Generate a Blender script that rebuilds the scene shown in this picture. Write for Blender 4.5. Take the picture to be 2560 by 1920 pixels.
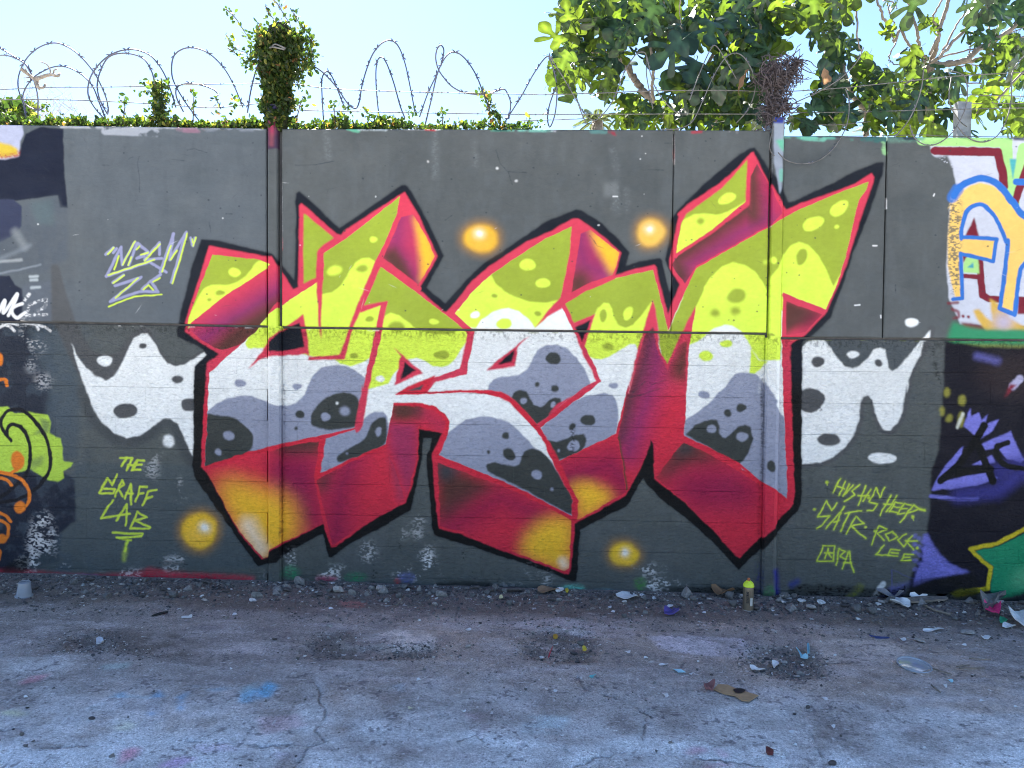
import math, random
import numpy as np
random.seed(7); np.random.seed(7)

# ---------------------------------------------------------------- camera numbers
FPX = 1934.0                       # focal length in photo pixels (photo 2560 x 1920)
CAM = np.array([0.0, -5.2, 1.50])
YAW, PITCH, ROLL = math.radians(1.8), math.radians(1.7), math.radians(0.45)

def _rx(a):
    c, s = math.cos(a), math.sin(a); return np.array([[1, 0, 0], [0, c, -s], [0, s, c]])
def _rz(a):
    c, s = math.cos(a), math.sin(a); return np.array([[c, -s, 0], [s, c, 0], [0, 0, 1]])
CROT = _rz(YAW) @ _rx(math.pi / 2 - PITCH) @ _rz(ROLL)

def rays(p):
    p = np.asarray(p, float).reshape(-1, 2)
    d = np.stack([(p[:, 0] - 1280) / FPX, (960 - p[:, 1]) / FPX, -np.ones(len(p))], 1)
    return d @ CROT.T
def on_wall(p, y=0.0):
    """photo pixels -> points on the vertical plane at depth y (wall face = 0)"""
    d = rays(p); t = (y - CAM[1]) / d[:, 1]
    return CAM + d * t[:, None]
GSLOPE, GZ0, GBACK = -0.0115, -0.052, 0.0
def ground_z(x, y=0):
    return GZ0 + GSLOPE * np.clip(x, -8, 8)
def on_ground(p):
    d = rays(p)
    t = (GZ0 + GSLOPE * CAM[0] - CAM[2]) / (d[:, 2] - GSLOPE * d[:, 0])
    return CAM + d * t[:, None]

# ---------------------------------------------------------------- tracing helper
# Points were read off enlarged tiles of the photograph: a letter picks the tile.
S_ = 700 / 2212.0
TILE = {}
for r_, y_ in enumerate((0, 460, 960, 1395)):
    for c_, x_ in enumerate((0, 620, 1240, 1860)):
        TILE['ABCDEFGHIJKLMNOP'[r_ * 4 + c_]] = (x_, y_)
def PX(s):
    out, t, buf = [], None, []
    for k in s.replace(',', ' ').split():
        if k[0].isalpha():
            t = TILE[k[0]]; k = k[1:]
            if not k: continue
        buf.append(float(k))
        if len(buf) == 2:
            out.append((t[0] + buf[0] * S_, t[1] + buf[1] * S_)); buf = []
    return np.array(out)
def smooth(p, closed=True, n=6):
    """Catmull-Rom through the points"""
    p = np.asarray(p, float); m = len(p); out = []
    for i in range(m if closed else m - 1):
        if closed: a, b, c, d = p[i - 1], p[i], p[(i + 1) % m], p[(i + 2) % m]
        else: a, b, c, d = p[max(i - 1, 0)], p[i], p[i + 1], p[min(i + 2, m - 1)]
        for k in range(n):
            t = k / n
            out.append(0.5 * ((2 * b) + (c - a) * t + (2 * a - 5 * b + 4 * c - d) * t * t + (3 * b - a - 3 * c + d) * t ** 3))
    if not closed: out.append(p[-1])
    return np.array(out)
import bpy, bmesh
from mathutils import Vector, Matrix, Euler
sc = bpy.context.scene
for o in list(bpy.data.objects): bpy.data.objects.remove(o)
COL = sc.collection
cd = bpy.data.cameras.new('camera'); cam = bpy.data.objects.new('camera', cd); COL.objects.link(cam)
cd.sensor_width = 36; cd.lens = 36 * FPX / 2560; cd.clip_start = 0.05; cd.clip_end = 900
M4 = np.eye(4); M4[:3, :3] = CROT; M4[:3, 3] = CAM
cam.matrix_world = Matrix(M4.tolist()); sc.camera = cam

SUN_EL, SUN_AZ = math.radians(46), math.radians(-20)      # azimuth from +Y (behind the wall), negative = left
w = bpy.data.worlds.new('World'); sc.world = w; w.use_nodes = True
nt = w.node_tree; nt.nodes.clear()
sky = nt.nodes.new('ShaderNodeTexSky'); sky.sky_type = 'NISHITA'; sky.sun_disc = False
sky.sun_elevation = SUN_EL; sky.sun_rotation = SUN_AZ
sky.air_density = 0.8; sky.dust_density = 0.15; sky.ozone_density = 3.0; sky.altitude = 50
bg = nt.nodes.new('ShaderNodeBackground'); bg.inputs[1].default_value = 0.05
wo = nt.nodes.new('ShaderNodeOutputWorld')
nt.links.new(sky.outputs[0], bg.inputs[0]); nt.links.new(bg.outputs[0], wo.inputs[0])
ld = bpy.data.lights.new('sun', 'SUN'); ld.energy = 5.0; ld.angle = math.radians(0.55); ld.color = (1, 0.95, 0.86)
sun = bpy.data.objects.new('sun', ld); COL.objects.link(sun)
sd = Vector((math.sin(SUN_AZ) * math.cos(SUN_EL), math.cos(SUN_AZ) * math.cos(SUN_EL), math.sin(SUN_EL)))
sun.rotation_euler = sd.to_track_quat('Z', 'Y').to_euler(); sun.location = (0, 0, 12)
sc.view_settings.view_transform = 'Standard'; sc.view_settings.look = 'None'
sc.view_settings.exposure = 2.78; sc.view_settings.gamma = 1.0
sc.render.engine = 'CYCLES'
sc.cycles.max_bounces = 8; sc.cycles.transparent_max_bounces = 8
sc.cycles.use_denoising = True
sc.cycles.pixel_filter_type = 'BLACKMAN_HARRIS'; sc.cycles.filter_width = 1.05
# ---------------------------------------------------------------- paint canvas (numpy raster used as a procedural image)
LIGHT = np.array([0.98, 1.06, 1.16])            # tint of the open-shade light, divided out of colours read by eye
def lin(c):
    c = np.asarray(c, float) / 255.0
    return np.where(c <= 0.04045, c / 12.92, ((c + 0.055) / 1.055) ** 2.4)
def alb(*c):
    return np.clip(lin(c) / LIGHT * 0.85, 0.004, 0.86).astype(np.float32)

def up(a, h, w):
    """smooth upsampling of a small random grid"""
    ys = np.linspace(0, a.shape[0] - 1.001, h); xs = np.linspace(0, a.shape[1] - 1.001, w)
    y0 = ys.astype(int); x0 = xs.astype(int)
    fy = ys - y0; fx = xs - x0
    fy = fy * fy * (3 - 2 * fy); fx = fx * fx * (3 - 2 * fx)
    r = a[:, x0] * (1 - fx) + a[:, x0 + 1] * fx
    return (r[y0] * (1 - fy)[:, None] + r[y0 + 1] * fy[:, None]).astype(np.float32)
def noise(h, w, cell, seed=0, oct=4, ax=1.0, gain=0.5):
    """fractal value noise 0..1, cell = size in pixels, ax stretches along x"""
    rs = np.random.RandomState(seed); out = np.zeros((h, w), np.float32); amp = 1; tot = 0
    for o in range(oct):
        c = max(cell / 2 ** o, 1.01)
        gh, gw = int(h / c) + 3, int(w / (c * ax)) + 3
        out += up(rs.rand(gh, gw).astype(np.float32), h, w) * amp
        tot += amp; amp *= gain
    return out / tot
def box(m, r):
    r = int(r)
    if r < 1: return m
    for ax in (0, 1):
        pad = [(0, 0), (0, 0)]; pad[ax] = (r + 1, r)
        c = np.cumsum(np.pad(m, pad, mode='edge'), axis=ax, dtype=np.float64)
        m = ((c[2 * r + 1:] - c[:-2 * r - 1]) if ax == 0 else (c[:, 2 * r + 1:] - c[:, :-2 * r - 1])) / (2 * r + 1)
    return m.astype(np.float32)
def blur(m, r):
    if r <= 0: return m
    a = max(1, int(round(r * 0.6)))
    return box(box(m, a), a)

class Canvas:
    def __init__(s, w, h, proj, scale, base):
        s.w, s.h, s.proj, s.sc = w, h, proj, scale          # scale: canvas px per photo px
        s.img = np.empty((h, w, 3), np.float32); s.img[:] = base
        s.clip = None
    def pts(s, p):
        if isinstance(p, str): p = PX(p)
        return s.proj(p)
    def mask(s, q, pad=2):
        """anti-aliased polygon mask: returns (y0, x0, m)"""
        x0 = int(max(0, math.floor(q[:, 0].min()) - pad)); x1 = int(min(s.w, math.ceil(q[:, 0].max()) + pad))
        y0 = int(max(0, math.floor(q[:, 1].min()) - pad)); y1 = int(min(s.h, math.ceil(q[:, 1].max()) + pad))
        if x1 <= x0 or y1 <= y0: return None
        SS = 3; W = x1 - x0; H = y1 - y0
        acc = np.zeros((H * SS, W + 2), np.float32)
        a = q; b = np.roll(q, -1, 0)
        for (ax, ay), (bx, by) in zip(a, b):
            if ay == by: continue
            sg = 1.0
            if ay > by: ax, ay, bx, by, sg = bx, by, ax, ay, -1.0
            r0 = int(math.ceil((ay - y0) * SS - 0.5)); r1 = int(math.ceil((by - y0) * SS - 0.5))
            r0 = max(r0, 0); r1 = min(r1, H * SS)
            if r1 <= r0: continue
            rr = np.arange(r0, r1); yy = (rr + 0.5) / SS + y0
            xx = np.clip(ax + (yy - ay) / (by - ay) * (bx - ax) - x0, 0, W)
            xi = xx.astype(int); f = (xx - xi).astype(np.float32)
            np.add.at(acc, (rr, xi), sg * (1 - f)); np.add.at(acc, (rr, np.minimum(xi + 1, W + 1)), sg * f)
        m = np.abs(np.cumsum(acc, 1))[:, :W]
        m = np.clip(m, 0, 1).reshape(H, SS, W).mean(1)
        return y0, x0, m.astype(np.float32)
    def put(s, r, col, a=1.0):
        if r is None: return
        y0, x0, m = r; h, w = m.shape
        if s.clip is not None: m = m * s.clip[y0:y0 + h, x0:x0 + w]
        m = (m * a)[:, :, None]; v = s.img[y0:y0 + h, x0:x0 + w]
        v += (np.asarray(col, np.float32) - v) * m
    def poly(s, p, col, soft=0, a=1.0, curve=False, tex=None):
        q = s.pts(p)
        if curve: q = smooth(q)
        r = s.mask(q, pad=2 + int(soft * 2))
        if r is None: return
        y0, x0, m = r; m = blur(m, soft)
        if tex is not None: m = m * tex[y0:y0 + m.shape[0], x0:x0 + m.shape[1]]
        s.put((y0, x0, m), col, a)
    def ell(s, e, col, soft=0, a=1.0, rot=0, tex=None):
        """e = 'T cx cy rx ry' in tile units"""
        t = e.replace(',', ' ').split(); ox, oy = TILE[t[0]]; cx, cy, rx, ry = map(float, t[1:5])
        n = 28; th = np.linspace(0, 2 * math.pi, n, endpoint=False)
        wob = 1 + 0.035 * np.sin(2 * th + cx) + 0.03 * np.sin(3 * th + cy)
        u = rx * np.cos(th) * wob; v = ry * np.sin(th) * wob; c, sn = math.cos(math.radians(rot)), math.sin(math.radians(rot))
        p = np.stack([ox + (cx + u * c - v * sn) * S_, oy + (cy + u * sn + v * c) * S_], 1)
        s.poly(p, col, soft, a, tex=tex)
    def stroke(s, p, col, w, soft=0.8, a=1.0, curve=False, tex=None, taper=False):
        """w in tile units (full width)"""
        q = s.pts(p)
        if curve: q = smooth(q, False)
        hw = w * S_ * s.sc / 2
        x0 = int(max(0, q[:, 0].min() - hw - soft - 2)); x1 = int(min(s.w, q[:, 0].max() + hw + soft + 3))
        y0 = int(max(0, q[:, 1].min() - hw - soft - 2)); y1 = int(min(s.h, q[:, 1].max() + hw + soft + 3))
        if x1 <= x0 or y1 <= y0: return
        M = np.zeros((y1 - y0, x1 - x0), np.float32); n = len(q) - 1
        for i in range(n):
            A, B = q[i], q[i + 1]; R = hw + soft + 2
            if taper: h0 = hw * (1 - 0.55 * i / n)
            else: h0 = hw
            ix0 = int(max(x0, min(A[0], B[0]) - R)); ix1 = int(min(x1, max(A[0], B[0]) + R + 1))
            iy0 = int(max(y0, min(A[1], B[1]) - R)); iy1 = int(min(y1, max(A[1], B[1]) + R + 1))
            if ix1 <= ix0 or iy1 <= iy0: continue
            gx = np.arange(ix0, ix1)[None, :] + 0.5 - A[0]; gy = np.arange(iy0, iy1)[:, None] + 0.5 - A[1]
            d = B - A; L = d @ d + 1e-9
            t = np.clip((gx * d[0] + gy * d[1]) / L, 0, 1)
            dist = np.sqrt((gx - t * d[0]) ** 2 + (gy - t * d[1]) ** 2)
            sv = np.clip((h0 - dist) / max(soft, 0.5) * 0.5 + 0.5, 0, 1).astype(np.float32)
            sl = M[iy0 - y0:iy1 - y0, ix0 - x0:ix1 - x0]; np.maximum(sl, sv, out=sl)
        if soft > 2: M = M * M * (3 - 2 * M)
        if tex is not None: M = M * tex[y0:y1, x0:x1]
        s.put((y0, x0, M), col, a)
    def setclip(s, p, curve=False):
        if p is None: s.clip = None; return
        q = s.pts(p)
        if curve: q = smooth(q)
        r = s.mask(q); c = np.zeros((s.h, s.w), np.float32)
        if r: c[r[0]:r[0] + r[2].shape[0], r[1]:r[1] + r[2].shape[1]] = r[2]
        s.clip = c
# ---------------------------------------------------------------- the painted wall
WR = 320.0; WX0, WX1, WZ0, WZ1 = -5.4, 5.4, -0.45, 3.25
WW, WH = int((WX1 - WX0) * WR), int((WZ1 - WZ0) * WR)
def wall_proj(p):
    q = on_wall(p); return np.stack([(q[:, 0] - WX0) * WR, (WZ1 - q[:, 2]) * WR], 1)

def paint_wall():
    GREY = alb(87, 94, 98); GREYL = alb(93, 103, 113); GREYD = alb(90, 98, 99)
    K = Canvas(WW, WH, wall_proj, WR / 372.0, GREY)
    N = lambda cell, seed, o=4, ax=1.0: noise(WH, WW, cell, seed, o, ax)
    n_big, n_mid, n_fine = N(220, 1), N(45, 2), N(7, 3, 3)
    rough = N(2.6, 5, 2, 1.9); blot = N(26, 6, 4)
    spk = np.clip((rough * 0.7 + n_mid * 0.3 - 0.515) * 14, 0, 1)           # half coverage grit
    spk2 = np.clip((rough * 0.6 + n_mid * 0.4 - 0.55) * 16, 0, 1)
    roll = np.clip((N(30, 8, 3, 0.35) - 0.5) * 5 + 0.5, 0, 1)
    yy = np.arange(WH)[:, None] / WR; zz = WZ1 - yy + np.zeros((1, WW)); xx = WX0 + np.arange(WW)[None, :] / WR
    # greys: one paint, light differences put into colour: cooler left panel, graded lower blocks
    def fillm(m, c): K.img += (c - K.img) * m[:, :, None].astype(np.float32)
    fillm(np.clip((-1.80 - xx) * 60, 0, 1) * (zz > 1.73), GREYL)
    jz = np.interp(xx, [-5.4, -1.8, -1.75, 1.55, 1.6, 5.4], [1.7655, 1.7288, 1.724, 1.7026, 1.674, 1.667]); low = np.clip((jz - zz) * 200, 0, 1)
    fillm(low * np.clip(0.35 + (1.71 - zz) * 0.9, 0, 1), GREYD)
    fillm(np.clip((n_big - 0.5) * 3, 0, 1) * 0.35, alb(73, 80, 85)); fillm(np.clip((N(130, 17, 4) - 0.54) * 5, 0, 1) * 0.22, alb(104, 110, 114)); fillm(np.clip((blot - 0.62) * 6, 0, 1) * 0.22, alb(92, 102, 111))
    stk = N(60, 14, 4, .3); fillm(np.clip((stk - .58) * 6, 0, 1) * .13, alb(104, 114, 122)); fillm(np.clip((.40 - stk) * 6, 0, 1) * .10, alb(58, 66, 74)); fillm(np.clip((N(90, 15, 5, 2.4) - .58) * 14, 0, 1) * .16, alb(64, 76, 84))
    P, E, T = K.poly, K.ell, K.stroke
    WHITE, LAV, DRK = alb(240, 249, 255), alb(150, 160, 186), alb(62, 68, 68)
    LIME, OLV = alb(220, 252, 88), alb(158, 180, 60)
    RED, MAG, BRN, YEL, PALE = alb(214, 64, 92), alb(146, 30, 78), alb(92, 56, 52), alb(255, 200, 54), alb(255, 234, 208)
    PUR = alb(138, 48, 108); REDL = alb(214, 44, 68)
    BLK = alb(20, 26, 38); BLKD = alb(8, 9, 15)
    fl = alb(236, 242, 250)
    # ---- left neighbours
    P('A -700,940 190,990 200,1060 170,1120 160,1290 -700,1300', alb(176, 186, 218), 1)
    P('A -700,1120 20,1130 90,1150 150,1180 160,1230 60,1250 -700,1240', alb(214, 190, 66), 3)
    T('A -60,1230 60,1240 130,1230 190,1210', alb(170, 70, 60), 34, 7, curve=True, tex=spk * 0.6 + 0.4)
    P('A -700,1270 60,1265 165,1240 180,1150 215,1060 330,1010 510,1020 520,1350 545,1645 480,1645 470,1545 150,1590 -700,1600', alb(22, 30, 52), 1)
    P('E -700,130 120,125 185,180 185,340 100,420 0,470 -700,480', alb(50, 58, 86), 1.5)
    P('E -700,470 0,455 100,420 190,340 200,180 470,95 490,190 550,190 545,600 430,640 380,700 -700,720', alb(84, 94, 106), 6, tex=roll * 0.35 + 0.6)
    T('E 130,380 210,500', alb(140, 150, 158), 60, 8, 0.6); T('E -20,620 180,600', alb(170, 180, 188), 22, 3, 0.7)
    T('E 0,710 160,680 330,640', alb(140, 152, 166), 14, 2, 0.7); T('E 0,600 250,490', alb(132, 144, 158), 30, 6, .5)
    P('E 250,150 430,120 440,330 300,320', alb(88, 108, 116), 8, .6)
    P('E -700,740 90,725 130,800 190,830 200,900 180,1095 -700,1095', alb(28, 36, 58), 2)
    P('E 190,800 420,760 430,1090 180,1095 200,950', alb(92, 102, 116), 5, 0.9)
    P('E -700,1100 430,1105 410,1659 I 440,380 420,620 480,700 -700,720', alb(40, 48, 64), 5)
    P('E 200,1120 600,1110 620,1500 I 640,300 600,600 440,600 360,200 380,-10 300,-200', alb(78, 92, 104), 12, .8)
    P('I -700,600 500,700 590,760 600,1080 480,1180 470,1400 200,1480 -700,1480', alb(32, 40, 58), 4)
    P('I 580,620 1540,640 2100,1450 200,1480 480,1180 600,1080', alb(78, 92, 100), 5, .6)
    fillm(np.clip((blot - 0.5) * 7, 0, 1) * np.clip((-2.95 - xx) * 3, 0, 1) * low * 0.45, alb(72, 88, 104))
    for s in ('E 145,700 165,860 40 1', 'E 210,780 250,860 40 1'): pass
    for y, x, x2 in ((735, 250, 310), (762, 255, 305), (820, 260, 325)): T('E %d,%d %d,%d' % (x, y, x2, y - 3), alb(190, 204, 214), 20, 3, .8)
    # white signature on the left
    for t in ('E -90,960 -40,930 -10,1020 50,920 40,1020 150,870 80,1040', 'E 190,945 120,975 110,1020 150,1060 210,1015'):
        T(t, fl, 27, 1.2, curve=True)
    for t in ('E 215,1030 250,950 380,910 370,980 310,1000', 'E 220,1040 380,1030', 'E 210,915 245,870'):
        T(t, fl, 22, 2, tex=spk * .8 + .1)
    for t in ('E -40,1150 60,1100 140,1112', 'E 20,1112 70,1125 110,1162', 'E 180,1090 290,1115 350,1130 392,1160', 'E 270,1100 300,1150'):
        T(t, fl, 20, 1.2)
    # lime shape, black curls, orange drops
    P('I -700,150 60,180 110,230 230,225 380,245 400,300 385,390 470,430 490,520 500,610 575,625 560,650 500,690 505,745 450,775 370,755 240,670 130,700 -700,640', alb(186, 226, 84), 2)
    P('I 300,260 395,300 380,390 250,400 330,340', alb(70, 86, 92), 5, .6); P('I 240,600 350,560 330,640 240,680', alb(70, 86, 92), 6, .5)
    for t in ('I 85,450 40,400 8,330 10,270 60,215 150,200 230,250 310,340 370,450 395,570 380,700 300,810 180,895 0,935 -300,960', 'I 48,400 60,340 110,318 180,360 228,460 235,600 200,720 120,800 0,890 -300,1000'):
        T(t, alb(22, 24, 34), 30, 1, curve=True)
    OR = alb(236, 134, 44)
    E('I 137,605 55 75', OR, 1)
    for t in ('I 130,680 60,705 -40,690', 'I -60,690 120,730 200,800 228,880 215,950 160,985', 'I -60,730 50,760 85,800', 'I -60,1000 40,1040 80,1090', 'I -60,1060 50,1110 60,1200 10,1250', 'E -40,1560 30,1540 55,1590', 'I -40,1300 0,1330 -20,1400'):
        T(t, OR, 26, 1, curve=True)
    E('I 155,975 48 48', OR, 1); E('I 10,1225 45 38', OR, 1); E('E -8,1385 30 50', OR, 1)
    # ---- right neighbours
    P('D 1350,1090 3400,1060 3400,1659 1700,1659 1690,1560 1640,1330 1480,1230 1460,1150', alb(203, 212, 232), 2)
    P('H 1620,100 1690,40 3400,-60 3400,1150 1700,1110 1610,900 1590,640', alb(203, 212, 232), 2)
    LG, MAR, BLU, YL2 = alb(172, 228, 146), alb(122, 32, 52), alb(50, 118, 212), alb(246, 208, 118)
    T('D 1400,1105 2060,1120 2070,1400 2120,1610', LG, 92, 1); T('D 2200,1180 2125,1560', LG, 90, 1); T('D 1120,1110 1400,1095', alb(110, 168, 150), 44, 4, .8, tex=spk2 * .5 + .5)
    P('D 2090,1260 2140,1260 2115,1430', alb(80, 180, 190), 1)
    T('D 1500,1195 1995,1205 2035,1370 2045,1480', MAR, 66, 1); T('D 2290,1160 2200,1400 2130,1600', MAR, 60, 1); T('D 2140,1440 2600,1450', BLU, 50, 1)
    P('D 1440,1260 1600,1230 1640,1330 1600,1480 1560,1500 1480,1400', GREY, 4, tex=1 - spk2 * .8)
    P('H 1812,262 1855,445 1735,425', MAR, 1); P('H 1715,560 1765,570 1725,630', MAR, 1)
    T('H 1850,600 1875,880 1930,910 2700,940', MAR, 54, 1); T('H 1725,728 1860,738', MAR, 36, 1); P('H 2150,910 3300,900 3300,1030 2150,1030', MAR, 2)
    P('H 1745,585 1838,568 1850,708 1718,700 1722,640', LG, 1); P('H 1805,622 1805,666 1750,662', alb(70, 160, 180), 1)
    P('H 1700,1095 1780,1100 1900,1130 1880,1160 1740,1140', MAR, 4)
    P('H 1800,1000 1850,990 1900,1050 1960,1090 1930,905 2020,960 2090,1060 2212,1130 2400,1160 1900,1160 1840,1080', alb(214, 178, 84), 4)
    E('H 2040,1090 75 75', alb(190, 188, 226), 16, .9)
    P('D 1600,1659 1640,1600 1700,1520 1780,1470 1860,1448 1960,1470 2050,1545 2130,1659 H 2330,360 2400,600 2212,600 2170,650 2130,1010 2030,990 2072,480 2030,380 1985,290 1900,180 1850,160 1780,185 1730,280 1710,420 1980,430 1960,610 1700,552 1712,900 1660,895 1625,760 1600,640 1600,420 1620,200 1640,80', YL2, 1)
    P('H 1590,120 1700,100 1720,300 1700,560 1700,890 1640,880 1600,650', GREY, 6, tex=spk * 0.8)
    T('D 1640,1560 1680,1500', BLU, 90, 3, .8); T('D 1650,1550 1710,1470 1840,1415 1940,1425 2030,1490 2100,1590 H 2120,150 2230,270 2700,500', BLU, 52, 1, curve=True)
    T('H 1708,432 1715,330 1762,205 1850,165 1930,210 2000,310 2060,460', BLU, 32, 1, curve=True)
    T('H 2075,450 2062,600 2040,800 2012,985 2130,1035 2155,800 2175,680 2250,560 2600,500', BLU, 34, 1)
    T('H 1708,422 1985,436 1960,612 1702,552 1716,905 1645,912', BLU, 30, 1)
    for e in ('H 1722,1046 14 13', 'H 1766,1052 14 13'): E(e, MAR, 1)
    T('H 1610,945 1680,940', MAR, 24, 2, .8); T('H 1640,990 1680,1010 1685,1050 1650,1060', MAR, 26, 2, .8, curve=True)
    # pasted-down grey edge towards the neighbour: ragged strip
    P('H 1585,1010 1640,1000 1660,1080 1640,1200 1580,1210', GREYD, 5, tex=spk * .6 + .4)
    P('H 1640,1090 1720,1120 1900,1150 3400,1160 3400,1290 1650,1290 1600,1220', alb(52, 150, 108), 7); P('H 1660,1270 3400,1290 3400,1330 1700,1300', alb(150, 150, 52), 6, .8)
    P('H 1590,1225 1600,1240 1900,1290 3400,1330 L 3400,1659 1300,1659 1305,1560 1370,1420 1440,1200 1470,1000 1480,700 1540,520 1582,0 H 1585,1400', alb(24, 23, 36), 3)
    P('H 1900,1400 2400,1300 2400,1659 L 2300,120 1980,80 H 1800,1500', alb(52, 42, 46), 26, .8)
    PU, PU2 = alb(132, 134, 232), alb(62, 62, 150)
    T('H 1850,1360 2000,1400', PU, 50, 9, .5); T('H 2180,1540 2130,1600', alb(190, 190, 230), 60, 3); P('H 2110,1580 2160,1590 L 2060,110 2100,20', alb(140, 40, 60), 4)
    P('L 1482,840 1520,760 1600,640 1735,490 1720,600 1650,700 1560,770 1760,725 1950,700 2010,745 1900,790 1700,825', PU, 2); P('L 1740,330 1790,190 1800,260 1860,228 1880,290 1932,236 1905,320 2020,280 1960,380 1860,440', PU, 2)
    P('L 1865,480 2110,375 2212,600 2180,620 2080,590 2000,500 1900,520', PU, 2); P('L 1800,640 1960,560 1990,620 1880,640', PU, 2)
    T('L 1480,885 1600,900 1700,912 1850,905', PU, 26, 3, .9); T('L 1700,880 2000,850 2212,700 2400,560', PU2, 110, 16, .8)
    P('L 1930,640 2212,560 2212,650 2000,780', PU2, 14, .7)
    for t in ('L 1560,765 1700,640 1800,500 1900,330', 'L 1850,470 1900,600 1970,770', 'L 1700,700 1950,670'): T(t, BLKD, 60, 1.5)
    T('L 2085,463 2010,490 1995,540 2030,610 2110,655 2400,690', BLKD, 44, 1.5, curve=True)
    for e in ('L 1610,65 25 40', 'L 1725,130 30 45', 'L 1625,270 25 30', 'L 1720,280 26 60', 'L 1565,215 22 40'): E(e, alb(160, 160, 70), 3, .8)
    T('L 1690,340 1735,240', alb(224, 232, 224), 26, 3, .9)
    P('L 1420,1190 1450,1180 1490,1260 1560,1350 1650,1430 1785,1488 1500,1545 1330,1600 1370,1480 1410,1400', PU, 4, tex=spk * .25 + .75)
    for i in range(14):
        a = 1350 + (i * 37) % 110; b = 1200 + i * 22; E('L %d %d 22 18' % (a, b), PU, 2, .5)
    T('L 2700,950 2212,1150 2000,1262 1790,1305 1950,1452 1930,1615 1700,1650', alb(216, 200, 44), 32, 1.5)
    P('L 2700,1000 2212,1185 2010,1285 1830,1320 1970,1445 1950,1640 P 2000,330 2212,290 2700,280', alb(30, 150, 108), 2)
    P('L 2140,1500 2212,1450 2400,1480 2300,1620 2100,1600', alb(110, 196, 150), 16, .6)
    P('P 1630,285 1700,250 1880,240 1920,225 1925,250 1800,300 1680,315', alb(150, 150, 30), 4)
    T('P 1020,320 1100,205', alb(220, 228, 236), 40, 2)
    P('P 1060,320 1180,220 1330,190 1200,330', PU, 6, .8, tex=spk * .5 + .5)
    P('P 2040,320 2300,250 3400,240 3400,420 2040,420', alb(14, 30, 36), 8)
    # base of the wall: black, blue and yellow overspray on the right
    P('P -900,330 -700,260 -600,230 60,230 150,260 330,300 360,230 450,210 800,215 1040,250 1200,240 1400,170 1700,130 1850,140 1850,420 -900,420', BLKD, 4, tex=spk2 * .45 + .55)
    T('P 115,60 120,320', alb(50, 50, 150), 34, 9, .8, tex=spk * .6 + .2); T('P 245,100 260,320', alb(48, 48, 160), 40, 7, .9)
    T('P 380,210 420,190', alb(50, 60, 150), 40, 8, .8); T('P 840,320 920,230', alb(120, 130, 50), 50, 7, .7, tex=spk * .5 + .5); T('P 110,30 100,140', alb(110, 130, 50), 16, 3, .7, tex=spk)
    # thin purple drip frames
    T('P 1165,100 1170,310', alb(96, 98, 180), 8, 1.5, .6); T('L 1170,1470 1380,1560', alb(96, 98, 180), 7, 1.5, .4)

    # ---- white clouds either side of the lettering
    SH = alb(84, 88, 93)
    P('E 415,640 470,635 560,950 640,1190 740,1330 830,1352 920,1325 1000,1230 1060,1150 1130,1128 1190,1160 1250,1290 1330,1400 1390,1425 1470,1400 1600,1300 1640,1340 1535,1440 1520,1659 700,1659 560,1400 420,1090', SH, 3, .95)
    T('I 640,60 720,260 830,380 950,450 1060,450 1200,390 1300,300 1390,360 1450,520 1510,610', alb(70, 76, 82), 80, 9, .8, curve=True)
    P('E 560,1255 600,1350 660,1430 740,1510 830,1555 900,1520 950,1440 1000,1330 1050,1225 1110,1182 1162,1180 1200,1230 1260,1335 1320,1412 1380,1440 1450,1430 1530,1382 1610,1325 1632,1355 1535,1440 1532,1659 I 1530,300 1525,570 1490,520 1450,420 1400,310 1340,270 1290,275 1220,330 1100,410 1000,427 900,390 800,300 730,190 690,80 655,-20 E 640,1530 590,1380', WHITE, .8)
    for e in ('E 1127 1278 28 23', 'E 1402 1547 47 32', 'I 990 213 97 58', 'I 1500 165 76 52'): E(e, SH, .8)
    E('E 823 1398 60 42', WHITE, 1); E('I 1332 452 46 50', WHITE, 3)
    for t in ('H 1290,1659 1310,1530 1340,1450 1400,1350 1440,1260 1475,1150', 'L 470,635 600,625 700,585 800,505 875,400 915,280 925,150 980,90 1025,120 1035,200 1065,300 1110,365 1165,372 1225,300 1265,200 1290,0 H 1300,1600'):
        T(t, SH, 56, 3, .9, curve=True)
    P('H 640,1210 1400,1225 1320,1330 1215,1460 1175,1480 1130,1380 1030,1300 930,1420 850,1455 740,1380', alb(80, 90, 98), 3, .7)
    P('H 458,1290 500,1250 560,1228 640,1235 690,1290 740,1380 800,1440 860,1457 920,1430 980,1370 1030,1310 1080,1292 1120,1310 1135,1380 1145,1450 1175,1480 1215,1460 1260,1400 1330,1320 1400,1230 1465,1155 1460,1220 1420,1250 1400,1350 1340,1450 1310,1530 1290,1659 L 1285,0 1260,200 1220,300 1160,370 1110,362 1060,290 1030,180 1020,125 980,93 940,105 920,160 910,280 870,400 800,500 700,580 600,622 456,632', WHITE, .8)
    for e in ('H 587 1403 52 44', 'H 1062 1412 33 30', 'L 672 440 92 50', 'L 530 128 105 100'): E(e, SH, .8)
    for e in ('H 863 1345 47 30', 'H 1315 1095 53 36', 'L 1095 587 110 46'): E(e, WHITE, 1)

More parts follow.
